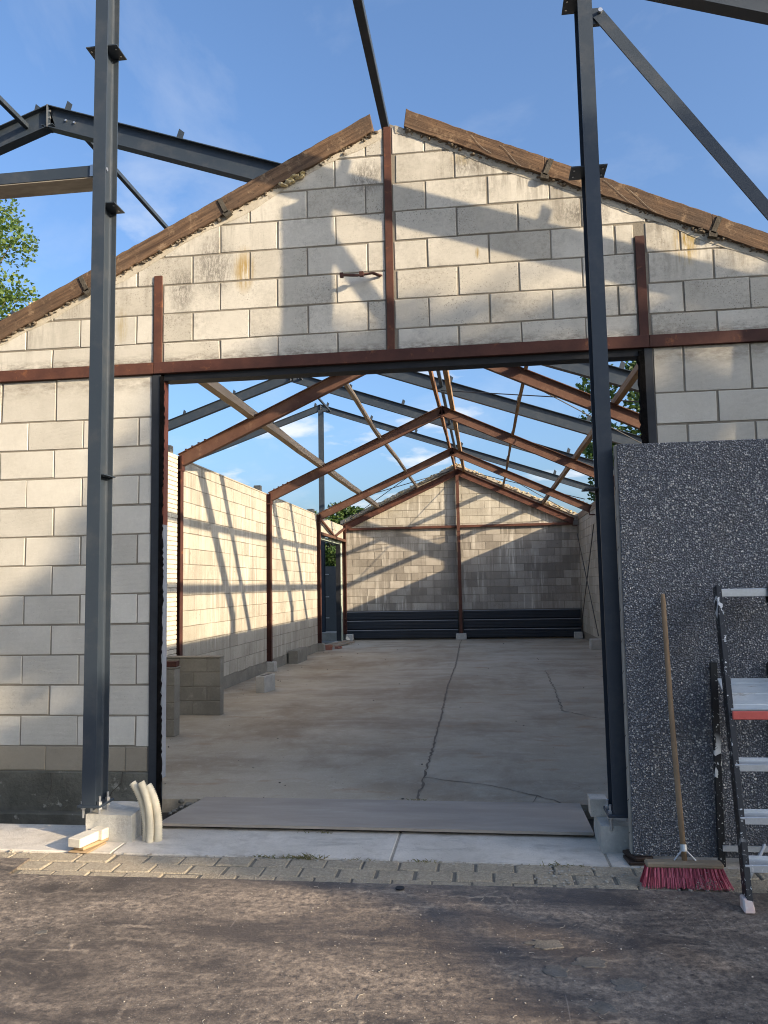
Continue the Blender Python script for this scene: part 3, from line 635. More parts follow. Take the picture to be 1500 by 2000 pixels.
fe.build('felt_seal', 'felt', j)
# rusty hook on the gable
hk = MB(); hk.bar((-.68, D-.004, 3.855), (-.74, D-.055, 3.862), .03, .008, (0, 0, 1)); hk.bar((-.735, D-.052, 3.862), (-.84, D-.085, 3.838), .028, .008, (0, 0, 1)); hk.bar((-.84, D-.085, 3.838), (-.955, D-.10, 3.842), .022, .012, (0, 0, 1)); hk.box((-.97, D-.112, 3.825), (-.945, D-.088, 3.858)); hk.box((-.83, D-.10, 3.83), (-.80, D-.07, 3.862))
hk.build('wall_hook', 'rust_dark', fwll)
# verge boards
def verge(x0, x1, f0, f1, name='verge_board'):
    mb = MB(); n = max(2, int(abs(x1-x0)/.045)); lo = []; hi = []
    for i in range(n+1):
        x = x0+(x1-x0)*i/n; lo.append((x, f0(x)+R.uniform(-.007, .005)*(0 if i in (0, n) else 1))); hi.append((x, f1(x)+R.uniform(-.005, .003)*(0 if i in (0, n) else 1)))
    return lo, hi
def verge_board(x0, x1, f, th, s, end):
    lo, hi = verge(x0, x1, f, lambda x: f(x)+th)
    if end: hi[-1] = (hi[-1][0]+end, hi[-1][1]+s*end)
    return MB().prism([(x, D-.035, z) for x, z in lo]+[(x, D-.035, z) for x, z in reversed(hi)], (0, .19, 0)).build('verge_board', 'verge_left', fwll, bevel=.003)
for a, b in ((-4.5, -2.942), (-2.940, -1.842), (-1.840, -.72)):
    verge_board(a, b, zl, .148, SL, -.02 if b > -1 else 0)
for a, b in ((1.641, 3.15), (.516, 1.639), (-.49, .514)):
    lo, hi = verge(a, b, zr, lambda x: zr(x)+.138)
    MB().prism([(x, D-.035, z) for x, z in lo]+[(x+(.02 if a < 0 and k == len(hi)-1 else 0), D-.035, z) for k, (x, z) in enumerate(reversed(hi))], (0, .19, 0)).build('verge_board', 'verge_right', fwll, bevel=.003)
for xc, f, s in ((-2.94, zl, SL), (-1.84, zl, SL), (.515, zr, -SR), (1.64, zr, -SR)):
    d = Vector((1, 0, s)).normalized(); u = Vector((-d.z, 0, d.x)); c = Vector((xc, D-.046, f(xc)-.005)); h = .125
    MB().prism([c-d*.017, c+d*.017, c+d*.017+u*h, c-d*.017+u*h], (0, .009, 0)).build('strap', 'debris_dark', fwll)
    MB().prism([c-d*.02-u*.03, c+d*.035-u*.02, c+d*.03+u*.012, c-d*.03+u*.008], (0, .04, 0)).build('mortar_lump', 'debris_dark', fwll)
for f, x0, x1 in ((zl, -4.2, -.66), (zr, -.56, 3.0)):      # pale mortar fillet under the boards
    fm = MB(); n = 90; prev = None
    for i in range(n+1):
        x = x0+(x1-x0)*i/n; wd = .035+.045*max(0, noise.noise(Vector((x*2.1, 3, 0)))+.35)+.008*noise.noise(Vector((x*17, 1, 0)))
        q = (x, f(x)-.002, f(x)-wd)
        if prev: fm.hexa([(prev[0], D-.010, prev[1]), (q[0], D-.010, q[1]), (q[0], D+.02, q[1]), (prev[0], D+.02, prev[1]), (prev[0], D-.003, prev[2]), (q[0], D-.003, q[2]), (q[0], D+.02, q[2]), (prev[0], D+.02, prev[2])][::1])
        prev = q
    fm.build('mortar_fillet', 'fillet', fwll)
rs = MB(); rq = random.Random(31)
for x0, n, ln in ((.15, 2, .3), (1.0, 2, .25), (.75, 1, .22)):
    for k in range(n):
        x = x0+rq.uniform(-.15, .15); f = zr if x > -.6 else zl; pts = []; dx = rq.uniform(.4, 1)*ln; ph = rq.uniform(0, 6)
        for i in range(9): t = i/8; pts.append((x+dx*t, D-.040, f(x+dx*t)+.10-.09*t+.012*math.sin(ph+t*5)))
        rs.tube(pts, .0011, 4)
o = rs.build('root_strands', 'crumb', fwll); o['kind'] = 'stuff'
cr = MB(); rr = random.Random(3)
for i in range(900):
    t = rr.random(); sd = rr.random() < .55
    x = -4.4+t*3.7 if sd else -.5+t*2.8
    z = (zl(x) if sd else zr(x))+.004-abs(rr.gauss(0, .012)); cr.stone((x, D+rr.uniform(-.02, .006), z), rr.choice((.005, .007, .01, .014, .02)), rr)
o = cr.build('mortar_crumbs', 'crumb_brown', fwll); o['kind'] = 'stuff'
fo = MB()
for i in range(150): 
    x = rr.uniform(-4.3, -3.3); fo.stone((x, D+rr.uniform(0, .12), zl(x)+.15+rr.uniform(0, .02)), rr.uniform(.012, .03), rr)
for i in range(26): x = rr.uniform(-1.42, -1.24); fo.stone((x, D-.02, zl(x)-.02+rr.uniform(-.02, .02)), rr.uniform(.015, .03), rr)
o = fo.build('foam_residue', 'foam_yellow', fwll); o['kind'] = 'stuff'

# ------------------------------------------------------------------ old barn behind the gable
XL, XR = -4.175, 2.78
ZR, ZE, RX = 5.03, 3.46, -.71               # steel ridge, eave, ridge line
SO = (ZR-ZE)/(RX-(-4.145))
FY = [10.28, 14.85, 19.5, 23.2]
def old_frame(y, label, rear=False):
    t = thing('portal_frame', (RX, y, 0), label, 'steel frame', 'rusty portal frames of the old barn')
    h, b = .18, .095
    for s in (-1, 1):
        xe = -4.145 if s < 0 else 2.66; sl = Vector((s*(abs(xe-RX)), 0, -(ZR-ZE))).normalized(); nr = Vector((-sl.z*s, 0, sl.x*s)); nr = nr if nr.z > 0 else -nr
        a = Vector((RX, y, ZR))-nr*h/2+sl*.008; e = Vector((xe, y, ZE))-nr*h/2
        MB().ibeam(a, e, h, b, nr).build('rafter', 'rust_beam' if not rear else 'rust', t)
        xc = xe-.015*s*-1
        xk = xe if s < 0 else 2.86
        MB().ibeam((xk, y, .18), (xk, y, ZE-.02), .11, b, (1, 0, 0)).build('column', 'rust_dark', t)
        MB().box((xe-.065, y-.055, ZE-.235), (xe+.065, y+.055, ZE-.215)).box((xe+s*-.065-.005, y-.05, ZE-.23), (xe+s*-.065+.005, y+.05, ZE-.02)).build('knee_plate', 'rust_dark', t)
        if y < 22: 
            for k in range(4): 
                c = Vector((xe, y, ZE))+Vector((-s*(.12+.09*k), 0, SO*(.12+.09*k))); MB().box((c.x-.014, y-.045, c.z-.01), (c.x+.014, y+.045, c.z+.016)).build('cleat', 'rust_dark', t)
    MB().box((RX-.009, y-b*.55, ZR-.245), (RX+.009, y+b*.55, ZR-.006)).build('apex_plate', 'rust_dark', t)
    return t
labs = ['rusty steel portal frame nearest the doorway, its ridge hidden above the lintel', 'second rusty steel portal frame from the doorway', 'third rusty steel portal frame from the doorway']
for y, l in zip(FY, labs): old_frame(y, l)
rf = old_frame(FY[3], 'rusty rear gable frame with centre post against the far block wall', True)
MB().ibeam((RX, FY[3]-.02, .18), (RX, FY[3]-.02, ZR-.2), .13, .09, (0, 1, 0)).build('centre_post', 'rust', rf)
for a, b in ((-4.0, RX-.05), (RX+.05, 2.6)): MB().bar((a, FY[3]+.03, 3.31), (b, FY[3]+.03, 3.31), .06, .07).build('cross_beam', 'rust', rf)
def footing(x, y, w, d, h, label, mat='concrete_block', z=0):
    mb = MB().hexa([(x-w/2, y-d/2, z), (x+w/2, y-d/2, z), (x+w/2, y+d/2, z), (x-w/2, y+d/2, z), (x-w*.46, y-d*.46, z+h), (x+w*.46, y-d*.46, z+h), (x+w*.46, y+d*.46, z+h), (x-w*.46, y+d*.46, z+h)])
    return single(mb, 'concrete_footing', mat, label, 'footing', 'small concrete footings under the old columns', bevel=.012)
footing(-4.12, 14.85, .22, .2, .19, 'small concrete footing under the second left column, left wall')
footing(-4.12, 19.5, .22, .2, .19, 'small concrete footing under the third left column beside red bricks', 'concrete_old')
footing(-4.0, 23.12, .22, .2, .19, 'small concrete footing in the far left corner beside the doorway')
footing(RX, 23.12, .32, .22, .18, 'concrete footing under the centre post of the rear wall')
footing(2.62, 23.12, .24, .2, .19, 'small concrete footing in the far right corner of the barn')
footing(2.62, 19.5, .3, .3, .24, 'concrete footing at the foot of the right block wall')
footing(-4.12, 10.28, .22, .2, .19, 'concrete footing under the first left column behind the low block wall', 'concrete_old')
footing(2.62, 14.85, .24, .22, .19, 'concrete footing under the second right column, behind the gravel panel'); footing(2.62, 10.28, .24, .22, .19, 'concrete footing under the first right column, behind the gravel panel')

def side_wall(name, y0, y1, x, label, z0=.0, z1=3.42, top=None, mat='block_inner', right=False, zc0=.20):
    t = thing(name, (x, (y0+y1)/2, 0), label, 'wall', 'block wall bays of the old barn')
    s = 1 if right else -1
    MB().box((min(x+s*.009, x+s*.19), y0, z0), (max(x+s*.009, x+s*.19), y1, z1-.01)).build('wall_core', 'mortar', t)
    cs = []; k = 0; z = zc0
    while z < z1-.06:
        cs.append((z, min(z+.2195, z1), .22*(k % 2), 0, y1-y0)); z += .2195; k += 1
    if right: block_wall(t, (x, y1, 0), (0, -1, 0), cs, P, mat, gap=.009, nvar=5)
    else: block_wall(t, (x, y0, 0), (0, 1, 0), cs, P, mat, gap=.009, nvar=5)
    return t
w2 = side_wall('block_wall', 10.34, 14.79, XL, 'sunlit block wall bay between the first and second left columns')
w3 = side_wall('block_wall', 14.91, 19.42, XL, 'sunlit block wall bay between the second and third left columns')
for t, y0, y1 in ((w2, 10.34, 14.79), (w3, 14.91, 19.42)):
    mb = MB(); n = 40; vs = []
    for i in range(n+1):
        y = y0+(y1-y0)*i/n; vs.append((y, .198+noise.noise(Vector((y*2.3, 0, 0)))*.05))
    mb.prism([(XL+.004, y0, -.02), (XL+.004, y1, -.02)]+[(XL+.004, a, b) for a, b in reversed(vs)], (-.1, 0, 0)).build('skirting', 'concrete_old', t)
    MB().box((XL-.19, y0, 3.412), (XL+.01, y1, 3.44)).build('coping', 'mortar_pale', t, bevel=.006)
MB().box((XL-.2, 14.6, 3.44), (XL-.06, 14.70, 3.58)).build('coping_stub', 'concrete_old', w2, bevel=.01); MB().box((XL-.2, 19.2, 3.44), (XL-.03, 19.36, 3.56)).build('coping_stub', 'concrete_old', w3, bevel=.01)
# door bay: only the wall above the doorway
w4 = thing('door_bay', (XL, 21.3, 0), 'block panel and rusty angle iron above the rear left doorway', 'wall')
MB().box((XL-.19, 19.58, 3.0), (XL-.009, 23.4, 3.41)).build('wall_core', 'mortar', w4)
block_wall(w4, (XL, 19.58, 0), (0, 1, 0), [(2.99, 3.20, 0, 0, 3.8), (3.20, 3.42, .22, 0, 3.8)], P, 'block_inner', gap=.009)
MB().bar((XL+.05, 19.55, 2.96), (XL+.05, 23.2, 2.96), .1, .07).build('door_lintel', 'rust_beam', w4)
for a, b in (((XL+.06, 19.6, 3.33), (XL+.06, 21.5, 3.0)), ((XL+.06, 23.1, 3.33), (XL+.06, 21.6, 3.0))): MB().bar(a, b, .05, .05).build('brace_angle', 'rust', w4)
df = MB().box((XL-.16, 22.93, 0), (XL-.02, 23.1, 2.92)).build('door_post', 'peel_green', w4, bevel=.004)
MB().box((XL-.17, 22.86, .02), (XL-.04, 22.93, 2.9)).build('door_stop', 'black_paint', w4); MB().box((XL-.2, 19.58, 2.85), (XL-.05, 22.93, 2.92)).build('door_head', 'peel_green', w4)
# front left bay: white brickwork next to the first column
wb = thing('brick_wall', (-4.02, 8, 0), 'sliver of white painted brick wall beside the first rusty column', 'wall')
MB().box((-4.4, 5.7, 0), (-4.128, 10.19, 3.42)).build('wall_core', 'mortar_pale', wb)
bmsh = [MB().box((0, -.102, -.026), (.06, .102, .026)).mesh('brick', 'brick_white', bevel=.004) for _ in range(1)][0]
for k in range(54):
    z = .09+k*.0625
    for i in range(4):
        y = 10.19-.103-(i*.214)-(.107 if k % 2 else 0); 
        if y > 9.33: link('brick', bmsh, wb, (-4.12-.06+R.uniform(-.001, .002), y, z), rot=(R.uniform(-.01, .01), 0, R.uniform(-.01, .01)))
hb = MB().box((-.06, -.049, -.026), (0, .049, .026)).mesh('brick', 'brick_white', bevel=.004)
for k in range(54):
    if k % 2: link('brick', hb, wb, (-4.12, 10.138, .09+k*.0625))
bwk = MB()
for k in range(54):
    y = 10.19-4*.214-(.107 if k % 2 else 0)
    while y > 5.75:
        y0 = max(y-.204, 5.72); e = R.uniform(-.001, .002); bwk.box((-4.18, y0, .09+k*.0625-.026), (-4.12+e, y, .09+k*.0625+.026)); y -= .214
o = bwk.build('brickwork', 'brick_white', wb); o['kind'] = 'stuff'
MB().box((-4.30, 10.07, 3.43), (-4.17, 10.16, 3.56)).build('coping_stub', 'concrete_old', wb, bevel=.012)
# right wall: three bays; blocks where the doorway shows them
side_wall('block_wall', 5.66, 10.31, XR, 'right block wall bay of the barn nearest the doorway, behind the gravel panel', right=True)
side_wall('block_wall', 10.312, 14.85, XR, 'right block wall bay between the first and second columns, behind the gravel panel', right=True)
side_wall('block_wall', 14.852, 19.5, XR, 'right block wall bay between the second and third columns', right=True, mat='block_inner')
side_wall('block_wall', 19.502, 23.4, XR, 'last right block wall bay with crossed tie rods', right=True, mat='block_inner')
for k, (z0, z1) in enumerate(((.3, 3.0), (3.0, .3))):
    for e in (0, .05):
        single(MB().tube([(2.70, 19.6+e, z0), (2.70, 23.05+e*.3, z1)], .010, 6), 'tie_rod', 'rod', ('%s rod of the %s pair of crossed ties on the right wall' % ('outer' if e else 'inner', 'rising' if k == 0 else 'falling')), 'rod', 'crossed tie rods on the right wall')
single(MB().box((XR-.01, 5.66, 3.421), (XR+.2, 23.4, 3.60)), 'wall_plate', 'wood_grey', 'long timber wall plate on top of the right block wall', 'timber')
# rear wall
rw = thing('rear_wall', (RX, 23.4, 0), 'streaky grey-brown block gable wall at the far end of the barn', 'wall')
zt = lambda x: ZR+.10-.465*abs(x-RX)
MB().prism([(-4.3, 23.309, 0), (2.95, 23.309, 0), (2.95, 23.309, zt(2.95)), (RX, 23.309, zt(RX)), (-4.3, 23.309, zt(-4.3))], (0, .16, 0)).build('wall_core', 'mortar', rw)
cs = []; z = .86; k = 0
while z < 5.2:
    z1 = 3.40 if z < 3.40 < z+.2195+.04 else z+.2195
    cs.append((z, z1, .22*(k % 2)+.07, -4.14, 2.78)); z = z1; k += 1
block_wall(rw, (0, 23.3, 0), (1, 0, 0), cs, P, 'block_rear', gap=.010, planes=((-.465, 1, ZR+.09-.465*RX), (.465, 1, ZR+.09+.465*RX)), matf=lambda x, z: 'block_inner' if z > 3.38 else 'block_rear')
mb = MB(); rr = random.Random(5)
for s in (-1, 1):
    pts = []; 
    for i in range(41):
        x = RX+s*3.55*i/40; pts.append((x, zt(x)-.02, zt(x)+.075+rr.uniform(-.02, .02)))
    mb.prism([(x, 23.24, a) for x, a, b in pts]+[(x, 23.24, b) for x, a, b in reversed(pts)], (0, .3, 0))
mb.build('roof_edge', 'mortar_pale', rw)
fo = MB()
for i in range(160): x = RX+rr.uniform(-3.4, 3.4); fo.stone((x, 23.23+rr.uniform(-.03, .02), zt(x)+rr.uniform(.0, .08)), rr.uniform(.015, .04), rr)
o = fo.build('foam_residue', 'foam_yellow', rw); o['kind'] = 'stuff'
for a, b, nm in ((-4.1, RX-.08, 'left'), (RX+.08, 2.72, 'right')):
    t = thing('cladding_panel', ((a+b)/2, 23.25, 0), 'dark blue profiled sheet along the rear wall foot, %s of the centre post' % nm, 'cladding', 'dark profiled sheets on the rear wall')
    for k in range(3):
        z0 = .04+k*.272; z1 = z0+.266
        prof = [(0, z0), (-.008, z0+.01), (-.030, z0+.03), (-.030, z0+.09), (-.022, z0+.10), (-.030, z0+.11), (-.030, z0+.175), (-.022, z0+.185), (-.030, z0+.195), (-.030, z1-.03), (0, z1)]
        mb = MB().section([(-y, z) for y, z in prof]+[(-.02, z1), (-.02, z0)], (a, 23.24, 0), (b, 23.24, 0), Vector((0, -1, 0)), Vector((0, 0, 1))); mb.build('sheet', 'sheet_blue', t)
        MB().box((a, 23.197, z1-.022), (b, 23.204, z1-.006)).build('trim', 'primer_grey', t)
# purlins and ridge boards of the old roof
def purlin(x, z, w, h, y0, y1, label, mat='wood_purlin', sag=0, tilt=0, nm='purlin'):
    n = 26; mb = MB(); vs = []
    for i in range(n+1):
        t = i/n; y = y0+(y1-y0)*t; dx = .008*noise.noise(Vector((y, x, 0)))+sag*math.sin(t*math.pi*3)*.5; dz = .012*noise.noise(Vector((y*.8, x, 5)))-abs(sag)*math.sin(t*math.pi*3)**2
        c, s = math.cos(tilt), math.sin(tilt)
        for a, b in ((-w/2, 0), (w/2, 0), (w/2, h), (-w/2, h)): vs.append((x+dx+a*c-b*s+R.uniform(-.003, .003), y, z+dz+a*s+b*c+R.uniform(-.003, .003)))
    fs = [(0, 1, 2, 3), tuple(4*n+k for k in (3, 2, 1, 0))]
    for i in range(n):
        for k in range(4): k2 = (k+1) % 4; fs.append((4*i+k, 4*i+4+k, 4*i+4+k2, 4*i+k2))
    mb.add(vs, fs); return single(mb, nm, mat, label, 'timber', 'old roof timbers on the rusty frames')
tz = lambda x: ZR-SO*abs(x-RX)
purlin(-3.10, tz(-3.1)-.015, .085, .13, 5.66, 23.3, 'long splintered timber purlin low on the left roof slope', 'wood_grey', tilt=.2)
purlin(-1.90, tz(-1.9)-.015, .05, .10, 5.66, 23.3, 'thin sagging timber purlin high on the left roof slope', 'wood_grey', sag=.04, tilt=.2)
purlin(RX-.06, ZR-.02, .05, .13, 5.66, 23.3, 'dark left ridge board on top of the rusty frames', 'wood_board')
purlin(RX+.20, ZR-.10, .075, .14, 5.66, 23.3, 'pale right ridge timber on top of the rusty frames', 'wood_purlin')
purlin(.62, tz(.62)-.015, .05, .11, 5.66, 23.3, 'timber purlin high on the right roof slope', 'wood_purlin', sag=.015, tilt=-.2)
purlin(1.76, tz(1.76)-.015, .065, .12, 5.66, 23.3, 'timber purlin low on the right roof slope', 'wood_purlin', tilt=-.2)
rods = [((-.95, 19.5, 4.92), (-3.95, 23.15, 3.62), 'falling tie rod under the last left roof bay'), ((-3.9, 19.5, 3.62), (-.95, 23.15, 4.95), 'rising tie rod under the last left roof bay'), ((-.45, 19.5, 4.92), (2.55, 23.15, 3.62), 'falling tie rod under the last right roof bay'), ((2.5, 19.5, 3.62), (-.45, 23.15, 4.95), 'rising tie rod under the last right roof bay')]
for a, b, l in rods: single(MB().tube([a, b], .011, 6), 'tie_rod', 'rod', l, 'rod', 'tie rods in the old roof')

# ------------------------------------------------------------------ new steel hall over and around the barn
NX, NZ, NS = -5.17, 7.58, .347
KX = 9.02                                     # half span
NY = [4.55, 8.62, 12.7, 16.8, 20.85, 24.9]
nz = lambda x: NZ-NS*abs(x-NX)
def new_frame(y, label, h=.27, b=.135, front=False):
    NZ = 7.58-(.13 if front else 0); nz = lambda x: NZ-NS*abs(x-NX)
    t = thing('hall_portal', (NX, y, 0), label, 'steel frame', 'anthracite portal frames of the new hall')
    for s in (-1, 1):
        sl = Vector((s, 0, -NS)).normalized(); nr = Vector((NS*s, 0, 1)).normalized()
        a = Vector((NX+s*.012, y, NZ))-nr*h/2; e = Vector((NX+s*KX, y, nz(NX+KX)))-nr*h/2
        MB().ibeam(a, e, h, b, nr, .010, .008, .012).build('rafter', 'anthracite', t)
        MB().ibeam((NX+s*(KX-.02), y, -.1), (NX+s*(KX-.02), y, nz(NX+KX)-.02), .24, .14, (1, 0, 0), .010, .008, .012).build('column', 'anthracite', t)
        for k, dx in enumerate((.2, 1.65, 3.1, 4.55, 6.0, 7.45)):
            x = NX+s*dx; z = nz(x); MB().prism([(x-.045, y+.02, z-.02), (x+.045, y+.02, z-.02), (x+.07+.01*s, y+.02, z+.10), (x+.005+.01*s, y+.02, z+.155)], (0, .006, 0)).build('purlin_cleat', 'anthracite', t)
    MB().box((NX-.011, y-b*.54, NZ-h-.02), (NX-.0005, y+b*.54, NZ+.004)).box((NX+.0005, y-b*.54, NZ-h-.02), (NX+.011, y+b*.54, NZ+.004)).build('apex_plate', 'anthracite', t, bevel=.002)
    for dz in (.05, .135, .225):
        MB().disc((NX+.011, y-.04, NZ-dz-.02), (1, 0, 0), .014, .02, 6).build('bolt', 'zinc', t)
    if not front:
        for dx in (.22, .33): MB().disc((NX+dx, y-.004, nz(NX+dx)-.12), (0, -1, 0), .014, .02, 6).build('bolt', 'zinc', t)
    return t
nl = ['front frame of the new steel hall, its rafter crossing the upper right corner', 'dark steel frame with bolted ridge at upper left, behind the left post', 'steel hall frame whose right rafter passes just under the lintel', 'steel hall frame with long grey right rafter across the doorway sky', 'steel hall frame whose ridge shows in the left of the doorway', 'rear gable frame of the steel hall with a thin post under its ridge']
FR = [new_frame(y, l, h=.20 if i == 5 else .18 if i == 0 else .27, b=.11 if i == 5 else .091 if i == 0 else .135, front=i == 0) for i, (y, l) in enumerate(zip(NY, nl))]
MB().ibeam((NX, NY[5], -.1), (NX, NY[5], NZ-.2), .18, .15, (0, 1, 0)).build('gable_post', 'anthracite', FR[5])
MB().ibeam((-.84, NY[5], -.1), (-.84, NY[5], nz(-.84)-.2), .16, .082, (0, 1, 0)).build('gable_post', 'anthracite', FR[5])
MB().bar((-.8, NY[5], nz(-.8)-.25), (1.9, NY[5], 1.0), .012, .09, (0, 1, 0)).build('wind_brace', 'anthracite', FR[5])
# tubes along the hall
def tube_bay(i, x, z, label):
    single(MB().box((x-.035, NY[i]+.02, z-.035), (x+.035, NY[i+1]-.02, z+.035)), 'tie_tube', 'anthracite', label, 'steel tube', 'tubes tying the hall frames', bevel=.004)
bayn = ['from the front frame over the gable peak', 'between the first two hall frames, behind the gable', 'just inside the lintel above the ridge boards', 'between the third and fourth hall frames', 'in the rearmost bay of the hall']
for i in range(5): tube_bay(i, -.80, 5.92, 'grey square tube running back '+bayn[i])
ridn = ['reaching the bolted ridge from the front at upper left', 'leaving the bolted ridge behind the left post', 'along the hall ridge behind the gable, middle bay', 'along the hall ridge in the fourth bay', 'joining the two ridges seen in the doorway sky']
for i in range(5): single(MB().box((NX+(-.30 if i == 0 else .30)-.03, NY[i]+.01, 7.33), (NX+(-.30 if i == 0 else .30)+.03, NY[i+1]-.01, 7.39)), 'ridge_tube', 'anthracite', 'dark ridge tube '+ridn[i], 'steel tube', 'ridge tubes of the hall', bevel=.004)
for a, b, l in (((-.8, NY[2], 5.82), (3.6, NY[3], nz(3.6)-.2), 'thin wind rod falling right behind the lintel to the hall eave'), ((-.8, NY[3], 5.82), (3.6, NY[2], nz(3.6)-.2), 'thin wind rod running right from the tube under the lintel')):
    single(MB().tube([a, b], .011, 6), 'wind_rod', 'rod', l, 'rod', 'wind rods in the hall roof')
# front gable posts
def gable_post(x, label, cleats, blk_z):
    t = thing('hall_post', (x, 4.51, blk_z), label, 'steel post', 'slender posts in front of the old gable')
    MB().ibeam((x, 4.51, .36), (x, 4.51, nz(x)-.285), .16, .082, (0, 1, 0), .0085, .006, .010).build('shaft', 'anthracite', t)
    MB().box((x-.068, 4.425, .345), (x+.072, 4.605, .3595)).build('base_plate', 'anthracite', t, bevel=.002)
    for dx in (-.048, .052):
        for dy in (-.045, .055):
            b = MB().tube([(x+dx, 4.51+dy, blk_z-.02), (x+dx, 4.51+dy, .405)], .0075, 8).build('anchor_bolt', 'zinc', t)
            MB().disc((x+dx, 4.51+dy, .36), (0, 0, 1), .015, .014, 6).disc((x+dx, 4.51+dy, .331), (0, 0, 1), .015, .013, 6).build('nut', 'zinc', b)
    for z, s in cleats:
        for sd in s:
            a, b = sorted((x+sd*.041, x+sd*.115)); a, b = (x+.004, x+.055) if sd == 2 else (x-.115, x-.004) if sd == -1 else (x+.004, x+.092)
            q = [(a, 4.452, z), (b, 4.452, z), (b, 4.60, z), (a, 4.60, z)]
            MB().prism([Vector(p) for p in q], (0, 0, .007)).build('cleat', 'anthracite', t)
            for yy in (4.49, 4.56): MB().disc(((b if sd > 0 else a)-.022*(1 if sd > 0 else -1), yy, z-.003), (0, 0, 1), .006, .002, 8).build('cleat_hole', 'zinc', t)
    return t
pl = gable_post(-2.32, 'left anthracite steel post standing on bolts over a concrete block', [(5.07, (-1, 1)), (4.02, (1,)), (2.30, (2,))], .30)
pr = gable_post(.687, 'right anthracite steel post beside the grey gravel panel', [(5.06, (-1,)), (4.0, (-1, 1)), (2.12, (-1,))], .29)
MB().disc((-2.315, 4.50, 4.27), (1, 0, 0), .013, .014, 8).build('bolt', 'zinc', pl)
t = thing('wind_brace', (.75, 4.51, 4.9), 'flat anthracite diagonal brace from the right post down to the right', 'steel brace')
MB().bar((.745, 4.51, 5.02), (3.75, 4.51, .62), .010, .070, (0, 1, 0)) if False else None
bd = Vector((3.70-.775, 0, .70-4.965)).normalized(); bu = Vector((-bd.z, 0, bd.x))
MB().section([(-.036, -.005), (.036, -.005), (.036, .030), (.028, .030), (.028, .005), (-.036, .005)], Vector((.775, 4.51, 4.975)), Vector((3.70, 4.51, .70)), bu, Vector((0, 1, 0))).build('angle_bar', 'anthracite', t)
MB().box((.70, 4.516, 4.92), (.80, 4.544, 5.02)).build('gusset', 'anthracite', t); MB().disc((.785, 4.51, 4.985), (0, -1, 0), .014, .025, 6).build('bolt', 'zinc', t)
t = thing('side_beam', (-4, 4.5, 4.2), 'grey horizontal beam running left from the left post, brown bounce light painted underneath', 'steel beam')
MB().box((-7.5, 4.455, 4.205), (-2.368, 4.463, 4.278)).box((-7.5, 4.463, 4.27), (-2.368, 4.60, 4.278)).build('beam_face', 'anthracite', t)
MB().box((-7.5, 4.459, 4.197), (-2.368, 4.62, 4.2045)).build('beam_underside', 'beam_bounce', t); MB().box((-2.392, 4.45, 4.205), (-2.362, 4.4545, 4.28)).build('end_cleat', 'zinc', t)

# ------------------------------------------------------------------ footings and small things at the front
def rough_block(name, lo, hi, mat, label, cat, group=None, amp=.006, taper=.0, bevel=.012):
    mb = MB(); mb.box(lo, hi); me = mb.mesh(name, None)
    bm = bmesh.new(); bm.from_mesh(me); bmesh.ops.subdivide_edges(bm, edges=bm.edges[:], cuts=5, use_grid_fill=True)
    c = (Vector(lo)+Vector(hi))/2
    for v in bm.verts:
        p = v.co; n1 = noise.noise_vector(p*9)*amp+noise.noise_vector(p*26)*amp*.5; v.co = p+n1
        k = sum(abs(abs((p-c)[i])-(Vector(hi)-c)[i]) < 1e-4 for i in range(3))
        if k >= 2: v.co += (c-p).normalized()*(bevel*.5+abs(noise.noise(p*30))*bevel)
    org = Vector((c.x, c.y, lo[2]))
    for v in bm.verts: v.co -= org
    bm.to_mesh(me); bm.free(); me.materials.append(M[mat]); o = bpy.data.objects.new(name, me); C.objects.link(o); o.location = org
    return tag(o, label, cat, group)
rough_block('concrete_footing', (-2.345, 4.455, EZ-.01), (-2.065, 4.74, .302), 'concrete_block', 'chipped concrete footing under the left steel post, bolts standing in its top', 'footing')
rough_block('concrete_footing', (-2.25, 4.585, EZ-.012), (-2.035, 4.745, .292), 'concrete_block', 'second concrete block close behind the left post footing, beside the hoses', 'footing')
rough_block('concrete_footing', (.585, 4.47, EZ-.01), (.86, 4.76, .292), 'concrete_block', 'grey concrete footing under the right steel post', 'footing')
rough_block('loose_stone', (.555, 4.64, .292), (.650, 4.76, .385), 'concrete_pale', 'small cut stone resting on the right post footing', 'stone', amp=.003)
rough_block('loose_stone', (.53, 4.80, -.08), (.62, 4.92, .10), 'brick_pale', 'pale stone lying in the trench beside the right footing', 'stone', amp=.004)
def rot_box(name, c, size, rz, mat, label, cat, group=None, bevel=.004, rx=0, ry=0):
    a, b, d = [s/2 for s in size]; o = bpy.data.objects.new(name, MB().box((-a, -b, 0), (a, b, 2*d)).mesh(name, mat, bevel=bevel)); C.objects.link(o)
    o.location = c; o.rotation_euler = (rx, ry, rz); return tag(o, label, cat, group)
rot_box('plywood_offcut', (-2.275, 4.345, EZ+.001), (.125, .19, .008), -.10, 'ply_edge', 'thin plywood offcut under the pale brick by the left footing', 'offcut')
rot_box('wooden_wedge', (-2.265, 4.37, EZ+.010), (.075, .20, .018), -.28, 'ply_edge', 'small wooden wedge between the plywood and the pale brick', 'offcut')
rot_box('loose_brick', (-2.292, 4.33, EZ+.029), (.085, .155, .050), -.22, 'brick_pale', 'pale brick piece lying in front of the left footing, nearer the camera', 'brick', 'pale bricks by the left footing')
rot_box('loose_brick', (-2.245, 4.425, EZ+.029), (.085, .06, .058), -.22, 'brick_pale', 'short pale brick piece pushed up against the left footing', 'brick', 'pale bricks by the left footing')
rot_box('plywood_offcut', (.742, 4.345, EZ+.001), (.11, .12, .018), .1, 'ply_film', 'lower dark plywood offcut under the corner of the gravel panel', 'offcut')
